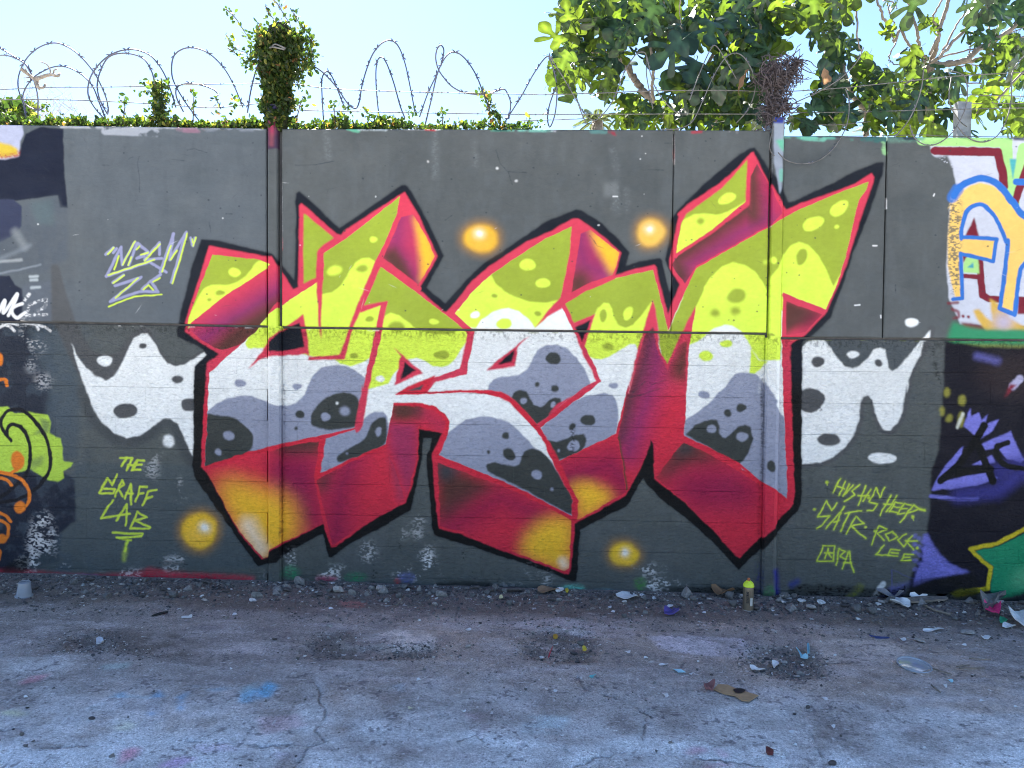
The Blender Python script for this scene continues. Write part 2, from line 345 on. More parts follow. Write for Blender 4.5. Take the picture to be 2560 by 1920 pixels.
    # ---- black outer outline
    OUT = ('E 1600,440 1740,452 2150,555 F 195,555 265,630 370,768 378,640 385,270 380,145 385,75 410,62 445,90 725,355 800,305 950,200 1215,15 1250,10 1290,60 1430,320 1548,570 1520,620 1412,822 1560,948 1700,790 1850,640 2000,545 '
           'G 150,470 400,300 520,250 630,205 680,215 830,310 980,455 1050,550 1018,650 1150,610 1290,588 1310,610 1345,760 1368,860 1392,745 1362,680 1335,600 1362,470 1382,280 1430,215 C 1640,1460 1900,1240 2000,1175 2040,1170 2100,1260 '
           'D 65,1170 100,1205 200,1350 290,1480 345,1600 400,1590 500,1540 700,1450 860,1360 1040,1290 1100,1285 1090,1360 1030,1540 H 1065,0 960,290 850,560 790,750 700,1000 680,1050 590,1150 510,1215 460,1250 455,1659 '
           'L 456,300 455,930 430,1000 240,1190 130,1310 K 2100,1290 1990,1400 1950,1440 1920,1465 1895,1440 1700,1230 1500,1060 1300,900 1200,800 1165,740 1120,810 1060,930 1030,965 800,1080 665,1150 650,1300 640,1520 625,1560 560,1540 400,1480 200,1410 0,1350 '
           'J 1800,1290 1600,1235 1470,1190 1450,1100 1445,950 1420,700 1408,560 1440,520 1455,428 1380,428 1370,600 1330,780 1285,1000 1150,1075 1000,1160 800,1260 660,1375 638,1370 630,1330 590,1180 480,1240 280,1355 240,1400 175,1412 100,1430 '
           'I 2035,1440 1900,1250 1750,1040 1600,830 1540,730 1518,640 1530,560 1530,0 E 1535,1440 1632,1352 1600,1300 1400,1205 1395,1150 1420,1110 1440,1000 1530,640')
    P(OUT, BLK, 5, .7); P(OUT, BLK, .9)
    # lower part of the outline is blacker
    K.setclip(OUT); P('I -200,-100 2212,-100 J 2212,-50 K 2212,0 L 600,0 L 600,1659 I -200,1659', BLKD, 30); K.setclip(None)
    RS = ('E 1660,490 2140,580 F 195,575 245,650 345,810 362,835 400,820 408,440 408,175 430,155 560,270 700,395 740,405 770,370 1000,215 1240,65 1340,230 1400,360 1500,570 1440,690 1350,830 1545,1005 1565,1015 1620,960 1770,770 1900,660 2000,590 '
          'G 250,455 430,375 600,280 650,275 720,320 850,420 990,545 965,620 940,725 1100,670 1245,640 1262,660 1300,820 1355,1035 1380,960 1450,800 1440,780 1365,660 1370,600 1410,400 1440,260 1430,240 1530,150 1760,0 C 1900,1330 2010,1210 2035,1203 '
          'D 70,1210 190,1440 290,1600 H 330,205 450,150 750,50 870,0 D 1000,1370 1020,1400 1015,1440 940,1659 H 900,330 800,650 720,850 650,1010 490,1185 440,1225 372,1270 370,1400 375,1659 L 385,400 400,880 395,945 240,1100 235,1130 '
          'K 2195,1130 2100,1200 2000,1300 1930,1378 1900,1362 1750,1190 1500,940 1300,790 1255,750 1250,600 1240,460 1225,435 1190,560 1080,780 1035,860 1020,880 800,1010 640,1090 625,1100 610,1250 585,1480 575,1505 540,1500 350,1420 0,1300 '
          'J 1700,1190 1510,1140 1490,1000 1455,560 1535,385 1350,350 1340,600 1300,780 1245,935 1100,1010 900,1130 690,1285 660,1290 640,1250 600,1120 588,1105 400,1200 280,1265 180,1310 150,1370 110,1380 '
          'I 2065,1380 1900,1190 1780,980 1700,820 1640,710 1590,650 1600,400 1620,0 E 1620,1659 1630,1420 1725,1345 1455,1165 1470,1100')
    P(RS, RED, .8)
    K.setclip(RS)
    P('I -200,60 2212,60 K 2212,60 L 600,60 600,1659 -200,1659 I -200,1659', REDL, 40, .8)
    # ---- sides of the block letters: sprayed fades inside their own clip
    def side(clip, *ops):
        K.setclip(clip)
        for o in ops:
            kind = o[0]
            if kind == 'T': T(o[1], o[2], o[3], o[4], o[5] if len(o) > 5 else 1)
            else: P(o[1], o[2], o[3], o[4] if len(o) > 4 else 1)
    side('E 2145,680 2212,650 F 245,720 270,900 180,1010 E 2000,1240 1760,1310 1700,1300 1480,1150 1520,1110 1800,880',
         ('T', 'E 1600,1230 1750,1130 2212,850 2500,680', PUR, 170, 34), ('T', 'E 1740,1330 1900,1190 2212,1000 2500,830', BRN, 190, 22), ('T', 'F 300,800 300,1000', alb(150, 40, 80), 60, 16, .6))
    side('F 1212,265 1305,245 1400,400 1478,572 1400,720 1345,800 1300,812 1068,600',
         ('T', 'F 1210,200 1170,500 1350,840', PUR, 170, 50), ('P', 'F 1040,560 1160,490 1260,640 1345,850 1200,760', BRN, 14), ('P', 'F 1306,240 1360,300 1490,560 1440,690 1365,800 1372,640 1345,420', YEL, 12))
    side('G 670,395 745,365 850,450 975,545 950,640 918,722 750,775 598,858 620,700',
         ('T', 'G 640,400 700,640 920,740', PUR, 230, 50), ('P', 'G 560,760 660,660 760,760 700,900 560,900', BRN, 20), ('P', 'G 735,345 1000,530 925,745 880,650 800,520', YEL, 14))
    side('C 2010,1400 2060,1300 2170,1500 D 250,1600 290,1659 H 290,240 200,330 G 2150,330 1900,470 1580,650 1490,790 1440,720 1385,640 1440,565 1700,390 1990,165',
         ('T', 'C 2140,1330 2150,1659 G 2150,260 1900,400 1500,640 1450,800', PUR, 190, 44), ('T', 'C 2030,1350 2030,1700 G 1980,200 1700,400 1420,600 1460,730', BRN, 120, 22), ('T', 'D 160,1400 260,1659', alb(190, 50, 90), 60, 20))
    side('H 318,925 612,1032 480,1170 330,1195', ('P', 'H 300,900 620,1020 520,1120 400,1140 300,1210', BRN, 12), ('P', 'H 380,1220 560,1000 640,1040 500,1200', MAG, 24, .8))
    side('G 1235,1000 1300,1330 1355,1450 1440,1260 1525,1190 1500,1659 K 1490,420 1440,480 1258,745 1248,600 1228,435 1190,560 1035,845 968,420 1050,-10 G 1170,1210',
         ('T', 'G 1240,1120 1170,1450 K 1060,120 1000,420', BRN, 130, 22), ('T', 'G 1290,1290 1250,1520 K 1170,200 1050,540', PUR, 150, 44), ('P', 'G 1500,1170 1560,1250 1510,1560 1420,1560 1370,1480', BRN, 20), ('T', 'K 960,400 1035,840', alb(96, 70, 50), 26, 3))
    side('J 1150,165 1300,160 1480,200 1560,290 1560,390 1350,330 1330,600 1245,930 1180,930 1090,490 1112,330',
         ('P', 'J 1100,300 1120,500 1280,940 1330,600 1340,310', alb(164, 52, 96), 16), ('P', 'J 1120,140 1390,140 1400,260 1300,285 1130,290', BRN, 14), ('T', 'J 1400,240 1520,330', alb(170, 50, 90), 100, 30, .7))
    side('J 1085,492 700,670 542,760 600,1000 668,1280 900,1110 1242,930 1170,700',
         ('P', 'J 520,740 700,660 640,840 580,900', BRN, 18), ('T', 'J 820,600 720,860 700,1200', MAG, 190, 50), ('P', 'J 1085,480 1130,700 1180,930 1250,920 1200,700', alb(164, 60, 96), 12, .7))
    side('I 1620,690 J 290,495 562,452 520,740 590,1100 180,1300 150,1370 I 2080,1375 1900,1180 1780,980 1690,800',
         ('P', 'J 180,400 620,380 560,560 350,600 260,580', BRN, 18), ('P', 'J 180,560 540,560 540,900 600,1110 420,1180 400,1000 300,880 190,800', MAG, 34), ('P', 'I 1700,800 1800,755 1960,790 2100,850 J 200,830 360,960 390,1100 370,1250 150,1400 I 2000,1400', YEL, 38), ('T', 'I 1960,1120 2060,1300', PALE, 110, 22, .95))
    side('J 1497,622 K 0,790 300,920 595,1070 K 575,1460 540,1480 350,1405 0,1280 J 1700,1170 1520,1125',
         ('P', 'J 1480,600 2000,820 1900,860 1560,1100 1500,1100', BRN, 24), ('P', 'J 1480,590 1700,690 1520,780', alb(56, 66, 74), 16), ('T', 'J 1600,1130 2000,900 K 300,1020', MAG, 140, 50, .9), ('P', 'K 620,1060 570,1480 350,1420 195,1330 205,1270 270,1160 350,1090 450,1060', YEL, 26), ('E0',) if False else ('T', 'K 525,1400 540,1430', PALE, 50, 12))
    side('K 490,625 940,425 965,430 1030,850 800,990 640,1080 650,920 600,820', ('T', 'K 560,740 900,640 1000,760', MAG, 200, 50), ('P', 'K 580,800 680,775 800,800 880,850 940,900 640,1100 655,930', YEL, 22))
    side('K 1485,462 1700,560 2090,800 2190,850 2190,1125 1925,1368 1500,935 1262,745 1400,560',
         ('P', 'K 1485,400 1830,640 1560,640 1300,780 1250,740', BRN, 24), ('P', 'K 1485,430 1600,510 1380,600', alb(56, 66, 70), 16), ('P', 'K 1300,760 1600,640 1860,640 2090,780 2080,1000 1560,1000', MAG, 44, .9))
    # ---- letter faces with their waves
    def wave(clip, base, *ops):
        K.setclip(clip); P(clip, base, 0)
        for col, pts in ops: P(pts, col, .7, curve=True)
    wave('E 1685,560 2060,600 2145,640 2100,680 1800,872 1500,1112 1478,1145 1500,1060 1600,780', OLV,
         (LIME, 'E 1470,1180 1500,1060 1590,870 1640,815 1700,798 1800,797 1900,762 1980,690 2050,610 2180,620 2100,700 1800,900'))
    E('E 1860 700 50 35', LIME, 1); E('E 1745 862 40 18', OLV, 2); E('E 1662 915 17 12', OLV, 1)
    K.setclip(None); P('F 445,235 470,250 680,430 600,478 552,532 545,740 442,787', OLV, .8)
    U3 = 'F 605,550 800,420 1000,260 1205,100 1180,230 1100,430 1015,600 890,1010 1055,960 975,1300 905,1659 J 870,340 290,470 I 1959,550 1615,660 1638,300 1645,0 E 1655,1490 2010,1170 F 175,1030 260,970 570,765 600,760'
    K.setclip(U3); P(U3, WHITE, 0)
    P('I 1600,240 1640,210 1700,160 1800,110 1900,92 2000,97 2130,150 J 253,168 310,177 380,150 450,80 500,-60 580,-130 700,-150 800,-135 900,-70 960,-10 960,500 200,700 I 1500,800', LAV, .8)
    P('F 100,960 560,560 620,400 1300,20 1250,400 1150,1000 970,1370 870,1427 800,1437 725,1423 680,1388 480,1360 300,1300 150,1292 E 2060,1298 1955,1300 1932,1260 1990,1150', LIME, .8)
    P('F 560,540 700,440 1230,60 1200,300 1020,620 1002,608 960,583 900,590 850,620 800,700 740,800 670,855 580,872', OLV, .8, curve=False)
    E('F 905 670 45 28', OLV, 4, rot=-15); E('F 965 1068 33 22', OLV, 1.5); E('F 835 1358 38 21', OLV, 1.5); E('F 995 442 28 25', LIME, 1); E('F 688 685 60 40', LIME, 3, rot=-12)
    E('E 1897 1572 47 32', LAV, 1); E('F 388 1598 38 25', LAV, 1)
    P('I 1600,270 1720,247 1840,265 1940,330 1995,410 1990,500 1945,550 1800,640 1580,680', DRK, .8, curve=True); E('I 1803 408 46 34', LAV, 1.5, rot=15); E('I 1722 540 28 26', LAV, 2)
    P('J 495,290 510,220 570,140 650,90 740,70 820,80 870,120 885,200 865,290 850,335 750,352 650,360 560,350 505,325', DRK, .8, curve=True)
    E('J 615 260 40 32', LAV, 1.5); E('J 765 215 43 34', LAV, 3); E('J 705 150 10 10', WHITE, 1); E('J 410 238 32 34', DRK, 1); E('J 375 352 15 15', DRK, 1)
    U4 = ('F 1050,655 1350,870 1660,1110 1735,1180 1715,1330 1665,1465 1500,1520 1190,1645 J 1160,88 1400,78 1700,66 1890,75 2050,130 K 200,240 300,345 370,430 430,580 590,880 605,930 600,1045 0,745 '
          'J 1505,562 1575,400 1590,300 1560,240 1480,180 1350,152 1150,152 1110,340 1085,482 565,705 615,432 890,345 945,0 F 960,1560 1040,1250 1080,1040 1110,925 930,975 915,970')
    K.setclip(U4); P(U4, WHITE, 0)
    P('F 1000,560 1900,1100 1760,1160 1735,1240 1700,1285 1650,1370 1580,1432 1520,1450 1460,1440 1400,1400 1330,1376 1270,1385 1200,1450 1150,1500 1110,1580 1000,1612 900,1630', LIME, .8)
    P('F 1040,600 880,990 1060,1060 1130,1016 1200,1040 1270,1090 1310,1130 1380,1165 1480,1190 1600,1183 1700,1152 1700,1100', OLV, .8)
    E('F 1175 1130 65 44', OLV, 3); E('F 1470 1088 40 22', LIME, 1); E('F 1530 1350 60 33', OLV, 2); E('F 1043 1540 38 27', WHITE, 2)
    P('J 860,340 900,290 950,240 1010,218 1060,220 1090,250 1112,320 1100,600 540,740 590,420', LAV, .8)
    P('J 1090,290 1095,400 1080,470 1000,520 900,560 780,605 720,617 700,600 712,570 800,510 900,450 940,400 980,310 1030,270 1070,265', DRK, .8, curve=True); E('J 1030 375 24 36', LAV, 1, rot=10); E('J 782 550 9 9', LAV, 1)
    P('J 1490,590 1560,400 1620,350 1720,280 1830,257 1950,262 K 0,270 100,300 200,385 290,490 400,580 700,900 620,1100 0,800', LAV, .8)
    P('J 1885,650 1900,625 1960,616 K 0,622 90,645 150,652 190,630 200,580 225,530 290,511 360,530 440,620 600,880 620,1040 560,1020 300,875 0,725 J 1900,690', DRK, .8); E('K 322 718 40 40', LAV, 1.5, rot=30); E('K 440 833 13 13', LAV, 1)
    E('J 2035 408 28 27', DRK, 1); E('J 1903 538 15 15', DRK, 1); E('J 2062 555 42 58', DRK, 1, rot=-35)
    U5 = ('F 1640,1025 1760,870 1900,735 G 150,590 400,430 600,340 580,560 505,915 525,985 610,1150 690,1300 800,1555 K 690,30 330,318 230,215 120,110 0,55 F 1890,1625 1415,1645 1475,1560 1725,1505 1785,1160')
    K.setclip(U5); P(U5, WHITE, 0)
    P('F 1600,1025 1750,840 G 150,560 640,300 600,700 500,940 312,1140 262,1070 180,1005 100,982 50,985 F 1930,1012 1850,1075 1802,1138 1750,1135', LIME, .8)
    P('F 1920,720 1960,790 2060,872 2200,922 G 270,932 400,936 510,912 650,600 600,300 100,600', OLV, .8)
    E('G 250 640 66 43', LIME, 1); E('G 372 785 58 38', LIME, 1); E('F 1948 885 23 16', OLV, 1.5); E('G 328 1024 27 19', OLV, 1.5, rot=15); E('F 1795 1035 41 25', WHITE, 1.5, rot=-12); E('G 65 1105 60 43', LIME, 1)
    P('F 1880,1640 1900,1590 1940,1545 2000,1518 G 100,1517 200,1502 250,1462 290,1380 330,1312 400,1272 480,1272 560,1300 640,1370 700,1460 738,1550 760,1620 K 720,60 330,330 120,120 0,60', LAV, .8)
    E('G 452 1375 62 46', DRK, 1); E('G 323 1586 20 20', DRK, 1); E('G 463 1617 32 26', DRK, 1)
    P('K 120,110 150,60 190,46 240,60 270,120 300,165 350,182 390,160 425,120 470,102 510,112 516,150 490,200 400,270 340,335 230,230', DRK, .8, curve=False)
    E('K 218 135 26 26', LAV, 1); E('K 452 165 17 26', LAV, 1, rot=30)
    U6 = ('G 545,950 700,840 950,745 1235,682 1270,800 1355,1165 1440,960 1580,672 1750,570 2150,345 H 200,338 400,220 700,90 920,8 D 975,1440 960,1500 H 900,130 800,560 720,820 640,992 304,858 296,1200 308,1659 L 322,270 345,800 345,910 240,835 0,692 '
          'K 1925,630 1490,420 1492,280 G 1505,1659 1530,1280 1575,965 1440,1240 1355,1425 1300,1330 1270,1200 1238,930 1200,1060 1120,1350 1052,1659 K 1047,0 950,392 485,615 352,342 G 835,1560 690,1250 775,1032 615,1102')
    K.setclip(U6); P(U6, WHITE, 0)
    P('G 480,990 540,880 1235,640 1250,950 1120,1320 1100,1272 1060,1268 980,1310 900,1365 830,1386 760,1380 720,1350 680,1270 780,1020 610,1120', LIME, .8)
    P('G 1400,1480 1350,1480 1240,800 1240,640 1360,1170 1600,600 2212,250 D 1200,1300 H 800,1040 290,1000 290,1300 280,1380 262,1392 190,1395 130,1392 60,1300 K 2000,-20 G 2140,1402 2080,1392 2040,1332 1980,1222 1930,1160 1862,1120 1800,1115 1720,1140 1660,1190 1600,1242 1520,1280 1560,1000', LIME, .8)
    P('G 500,985 540,900 1235,640 1300,700 1355,1170 1600,600 1640,840 1575,965 1400,1480 1330,1480 1235,915 1150,1032 1080,1112 1020,1137 960,1112 925,1040 915,985 890,942 850,938 802,980 775,1040 600,1130', OLV, .8)
    P('G 1540,1050 1600,900 1680,750 1780,652 1870,618 1960,640 2040,690 2100,770 2130,830 2160,900 H 170,880 200,740 260,660 300,562 370,482 430,456 500,480 580,562 650,690 705,810 760,700 1100,-200 900,-60 0,360 G 1900,400 1400,700', OLV, .8)
    E('G 1040 1022 36 56', LIME, 1.2, rot=18); E('G 845 1040 28 52', OLV, 1.5); E('G 883 1282 47 31', OLV, 2.5); E('G 932 1594 38 24', LAV, 1)
    E('G 1895 885 76 55', OLV, 3, rot=-15); E('G 1728 1018 38 30', OLV, 5); E('G 1890 1005 38 30', OLV, 5); E('H 225 605 26 27', LIME, 1, rot=-10); E('H 170 620 24 20', LIME, 4, .6)
    E('H 540 315 90 50', LIME, 1, rot=-25); E('H 745 197 86 50', LIME, 1, rot=-36); E('H 725 340 18 18', LIME, 2); E('H 450 575 42 65', OLV, 1, rot=14)
    E('G 1820 1262 50 31', LIME, 2); E('G 1660 1357 57 42', LIME, 1)
    P('K 352,345 460,250 600,145 700,97 850,70 920,90 960,145 968,220 962,350 945,400 480,640', LAV, .8)
    P('K 390,445 480,455 560,430 630,398 690,395 717,430 708,490 660,550 500,600 480,630', DRK, .8); E('K 613 488 50 42', LAV, 1, rot=-25); E('K 493 528 13 13', LAV, 1); E('K 600 335 26 28', DRK, 1); E('K 728 288 62 42', DRK, 1)
    P('K 1480,290 1600,222 1700,135 1780,50 1830,-10 1900,-80 1980,-95 2060,-75 2130,10 2212,130 L 240,170 330,275 360,950 0,720 K 1900,660 1480,430', LAV, .8)
    P('K 1500,400 1560,340 1640,292 1700,276 1745,288 1768,330 1768,385 1785,420 1815,426 1860,392 1910,338 1970,318 2015,345 2032,430 2000,540 1960,600 1918,638 1700,512', DRK, .8)
    E('K 1705 357 40 32', LAV, 1.5); E('K 1945 417 48 36', LAV, 1.5); E('K 1835 230 30 34', DRK, 1, rot=-20); E('K 1940 190 43 30', DRK, 1); E('L 207 645 35 46', DRK, 1.5, rot=-12); E('K 1645 88 48 30', LAV, 1)
    U7 = 'C 1985,1265 1970,1590 G 1700,367 1422,550 1440,430 1465,310 1500,240 1780,40'
    K.setclip(None); P(U7, OLV, .8); K.setclip(U7)
    P('G 1400,600 1460,330 1480,285 1550,242 1640,234 1740,246 1830,222 1900,182 1990,120 1970,170 1700,390', LIME, .8); E('G 1613 297 30 25', OLV, 4, rot=-15); E('G 1822 118 74 38', LIME, 1, rot=-28)
    K.setclip(None)
    # ---- red contour strokes across the faces
    for s in ('F 550,540 605,550 590,900 580,1150 572,1235 560,1100 543,740', 'F 1012,598 1062,640 890,1010 830,1140 757,1388 470,1392 480,1366 722,1350 800,1130 870,950',
              'F 445,1028 470,1180 482,1370 460,1345 170,1367 80,1392 -10,1460 110,1320 175,1222 270,1150', 'F 885,985 910,962 1108,925 1085,1040 1040,1240 950,1620 J 905,345 890,365 855,388 840,345 905,0 F 910,1620 985,1250 1055,962 890,1018',
              'J 565,452 616,432 567,705 540,765 530,720', 'F 1145,1288 1382,1495 1155,1592 1205,1362', 'F 1735,1150 1790,1150 1722,1505 1480,1565 1412,1648 1395,1659 1160,1659 1470,1530 1668,1465 1735,1190',
              'J 1160,88 1260,20 1480,-70 1412,62 1700,48 1890,45 2000,62 K 120,105 230,212 335,330 430,480 520,650 605,850 650,925 640,1100 598,1110 605,935 590,880 490,700 420,560 360,420 280,320 190,235 100,150 0,98 J 1890,74 1700,66 1400,78',
              'F 2130,1265 2232,1190 2130,1290 2108,1440 1885,1478 1960,1405', 'G 505,900 560,900 520,985 400,1052 305,1142 400,1008', 'G 520,960 545,945 620,1105 700,1290 835,1560 K 480,160 342,345 325,318 470,210 690,30 G 795,1558 700,1370 600,1130',
              'G 600,335 680,300 640,520 590,850 540,950 505,930 580,560', 'G 612,1102 782,1025 700,1290 680,1240', 'G 1235,910 1262,1000 1300,1330 1355,1430 1358,1470 1290,1345 1240,1130 1165,1200 1052,1659 1040,1640 1120,1290 1190,1060',
              'G 1575,962 1540,1170 1525,1280 1505,1659 1490,1659 1515,1240 1440,1270 1358,1470 1355,1425 1430,1250 1520,1060',
              'J 1145,150 1350,150 1480,180 1560,240 1590,300 1575,400 1505,562 1470,545 1540,385 1560,310 1530,250 1460,205 1350,175 1160,170', 'C 1985,1262 2010,1210 2030,1210 2008,1400 G 1998,160 1985,185 1700,395 1415,580 1420,550 1700,367 1968,148 C 1970,1580'):
        P(s, RED if s[0] in 'FGC' else REDL, .8)
    T('F 1062,610 1350,825', RED, 46, 1); T('G 540,935 700,840 930,745', RED, 26, 1)
    T('K 1490,420 1700,520 1925,635 2100,790', REDL, 18, 1); T('L 0,690 240,835 345,915', REDL, 16, 1); T('J 1500,580 K 0,762 300,900 600,1065', REDL, 30, 1); T('J 1085,490 800,610 560,720', REDL, 24, 1)
    T('I 1615,665 J 0,550 290,475 560,430', REDL, 26, 1)
    T('H 315,880 310,1200', RED, 26, 1.5); T('H 310,880 620,1010', RED, 26, 1.5); T('K 1310,330 1500,270', REDL, 2, 1, .1)
    for s in ('F 415,1095 447,1290 270,1322 172,1322 175,1250 270,1160', 'F 1240,1408 1327,1475 1205,1547', 'F 2105,1305 2086,1410 1972,1430', 'G 625,1135 750,1072 682,1242'):
        P(s, BLK, 1)
    P('J 1250,52 1390,8 1365,48', alb(76, 84, 92), 1.5)
    P('G 1308,612 1345,760 1368,860 1392,745 1362,680 1335,640', GREY, 1)
    # slot between the legs stays grey
    # ---- yellow orbs
    def orb(t, cx, cy, r, hx, hy, col, ry=None):
        ry = ry or r * .9
        E('%s %d %d %d %d' % (t, cx, cy, r * 1.12, ry * 1.12), alb(206, 150, 40), 16, .7); E('%s %d %d %d %d' % (t, cx, cy, r * .93, ry * .93), col, 7)
        E('%s %d %d %d %d' % (t, cx - r * .1, cy + ry * .25, r * .6, ry * .5), alb(250, 200, 80), 14, .6)
        E('%s %d %d %d %d' % (t, hx, hy, r * .36, r * .33), alb(255, 236, 190), 8, .9); E('%s %d %d %d %d' % (t, hx, hy, r * .18, r * .17), alb(255, 255, 250), 3)
    orb('F', 1842, 432, 138, 1830, 395, alb(242, 190, 62), 118); orb('G', 1222, 385, 116, 1210, 362, alb(240, 196, 98), 112)
    orb('I', 1575, 1160, 150, 1615, 1137, alb(255, 206, 56), 145); orb('K', 1012, 1345, 118, 1022, 1332, alb(248, 208, 52), 96)
    # ---- signatures
    LV2, LM2 = alb(150, 156, 196), alb(212, 240, 82)
    for t in ('E 845,560 905,505', 'E 905,545 930,512', 'E 850,735 965,500 975,640 1075,462', 'E 850,732 1000,680 1180,620', 'E 1030,640 1095,470 1178,540 1090,590 1150,570', 'E 1265,470 1150,600 1290,590', 'E 1270,560 1265,470', 'E 1195,620 1322,700', 'E 1275,700 1380,395 1350,600 1478,385 1360,780', 'E 1515,430 1525,480', 'E 1550,430 1530,490',
              'E 900,780 985,722', 'E 920,805 1125,738 880,932 1110,850 1258,852 1200,770 1130,832', 'E 1200,770 1278,715'): T(t, LV2, 22, 1)
    for t in ('E 910,680 950,570', 'E 980,640 1075,455', 'E 865,722 1050,660 1230,600', 'E 1025,640 1050,580', 'E 1090,520 1112,495', 'E 1120,562 1180,545', 'E 1150,610 1270,480', 'E 1290,695 1360,490', 'E 1355,600 1405,530', 'E 1368,790 1430,600 1485,395', 'E 862,558 908,505', 'E 1532,490 1560,425', 'E 1528,440 1530,465',
              'E 905,785 990,725', 'E 925,902 1100,745', 'E 870,970 1070,890 1285,875', 'E 1140,835 1182,800 1222,838', 'E 1220,775 1272,742'): T(t, LM2, 12, .9)
    W = 17
    for t in ('I 945,585 1042,588', 'I 995,590 958,645', 'I 1035,600 1000,680', 'I 1075,605 1040,680', 'I 1010,640 1068,642', 'I 1085,602 1055,680', 'I 1085,602 1140,605', 'I 1070,640 1120,637', 'I 1050,680 1105,678',
              'I 920,715 885,800 850,745 785,862 892,866 905,832 820,826', 'I 905,890 960,765 978,795 930,832 968,890', 'I 985,905 1035,790 1035,950', 'I 1000,862 1042,866', 'I 1070,930 1105,812 1162,815', 'I 1090,872 1132,862', 'I 1120,960 1172,850 1235,838', 'I 1155,902 1202,892',
              'I 890,915 795,1060 942,1038', 'I 920,1080 1002,950 992,1120', 'I 930,1040 1022,1030', 'I 1030,1145 1080,1012 1160,1050 1062,1077 1185,1130 1170,1142 1028,1145', 'I 890,1175 1122,1187 1110,1205 918,1216 1030,1236'): T(t, LM2, W, 1.2)
    T('I 1005,1235 985,1320', LM2, 20, 2); T('I 990,1300 975,1390', LM2, 26, 7, .6)
    for t in ('L 765,745 705,862', 'L 802,770 752,882', 'L 735,805 790,832', 'L 835,790 785,885 862,800', 'L 912,797 850,850 872,872 795,928', 'L 962,805 905,955', 'L 1002,830 940,930', 'L 900,880 985,882',
              'L 1118,820 1075,900 1050,820 985,932 1062,950 1020,1002 975,1002', 'L 1162,880 1080,1038', 'L 1212,880 1130,1012', 'L 1110,950 1182,952', 'L 1252,942 1200,932 1150,1012 1212,1012', 'L 1185,972 1232,972', 'L 1320,960 1270,942 1215,1022 1272,1022', 'L 1250,985 1290,987', 'L 1340,960 1240,1092', 'L 1340,960 1430,1000', 'L 1428,992 1380,985 1300,1022',
              'L 735,940 695,1002 655,925 580,1052 682,1040 620,1112 578,1142', 'L 795,970 650,1142', 'L 765,1020 715,1152', 'L 712,1092 752,1080', 'L 800,1022 932,1000', 'L 835,1020 760,1162', 'L 810,1182 880,1050 952,1100 850,1122 965,1222',
              'L 1010,1272 1070,1120 1132,1150 1060,1182 1112,1242', 'L 1120,1190 1180,1170 1212,1210 1150,1242 1120,1190', 'L 1282,1185 1215,1232 1262,1282', 'L 1330,1200 1262,1282', 'L 1378,1240 1280,1242 1342,1312',
              'L 1110,1275 1040,1352 1152,1356', 'L 1230,1310 1165,1310 1140,1356 1212,1360', 'L 1170,1335 1218,1335', 'L 1340,1352 1272,1345 1240,1396 1320,1396', 'L 1262,1370 1312,1372',
              'L 625,1280 722,1278 705,1402 578,1402 628,1280', 'L 670,1300 640,1382', 'L 638,1336 702,1336', 'L 662,1330 692,1372', 'L 755,1300 728,1432', 'L 755,1300 802,1322 760,1360 802,1382', 'L 822,1330 778,1462', 'L 830,1320 850,1430 870,1492', 'L 790,1412 852,1420'): T(t, LM2, 10.5, .9, 1); T(t, LM2, 24, 4, .18)
    for e in ('L 655 775 13 13', 'L 985 900 11 11', 'L 563 992 10 10', 'L 962 1128 10 10', 'L 1040 1162 10 10', 'L 1372 1300 13 13', 'L 1337 1050 14 14', 'L 1110 960 2 2'): E(e, LM2, 1)
    T('L 655,775 657,800', LM2, 6, 1); T('L 1337,1050 1340,1080', LM2, 6, 1)
    # ---- foot of the wall: red and white spray, old paint showing through
    P('I -700,1470 100,1465 400,1490 700,1510 950,1500 1100,1480 1200,1450 1330,1480 1600,1500 1800,1510 2010,1520 2000,1600 -700,1600', alb(190, 44, 70), 6, tex=spk * .35 + .65)
    for e, a in (('I 330 1250 110 230', .9), ('I 300 1430 180 60', 1), ('I 500 1430 150 50', .8), ('I 1380 1420 140 45', 1), ('I 1000 1500 200 25', .8), ('I 1430 830 50 90', .6), ('I 1200 640 50 110', .5), ('I 1230 500 40 50', .4), ('E 200 1150 40 90', .7), ('E 280 1270 70 60', .8), ('E 240 1400 30 90', .6), ('E 340 1560 60 60', .6),
                 ('J 350 1400 60 80', .8), ('J 450 1470 110 45', 1), ('J 560 1490 100 45', 1), ('J 690 1500 160 45', .9), ('J 950 1330 60 80', .6), ('J 1200 1160 45 55', .8), ('J 1340 1180 40 30', .8), ('J 1420 1400 55 110', 1), ('J 1340 1500 180 55', 1), ('J 1350 1080 45 30', .7),
                 ('J 515 1340 40 50', .5), ('K 1150 1480 90 50', .8), ('K 1230 1470 40 50', .8), ('K 1360 1470 50 50', .6), ('K 1300 1590 200 45', 1), ('K 1060 1150 90 30', .5), ('K 1270 1360 60 30', .6), ('K 380 1540 50 60', .6), ('K 260 1480 40 60', .4), ('K 120 1600 300 25', .6), ('I 2010 1500 60 40', .8), ('P 900 250 5 5', .3), ('I 620 560 30 60', .4), ('K 930 1190 40 25', .6)):
        E(e, fl, 14, a * .9, tex=spk * np.clip((n_mid * .55 + blot * .45 - .44) * 9, 0, 1))
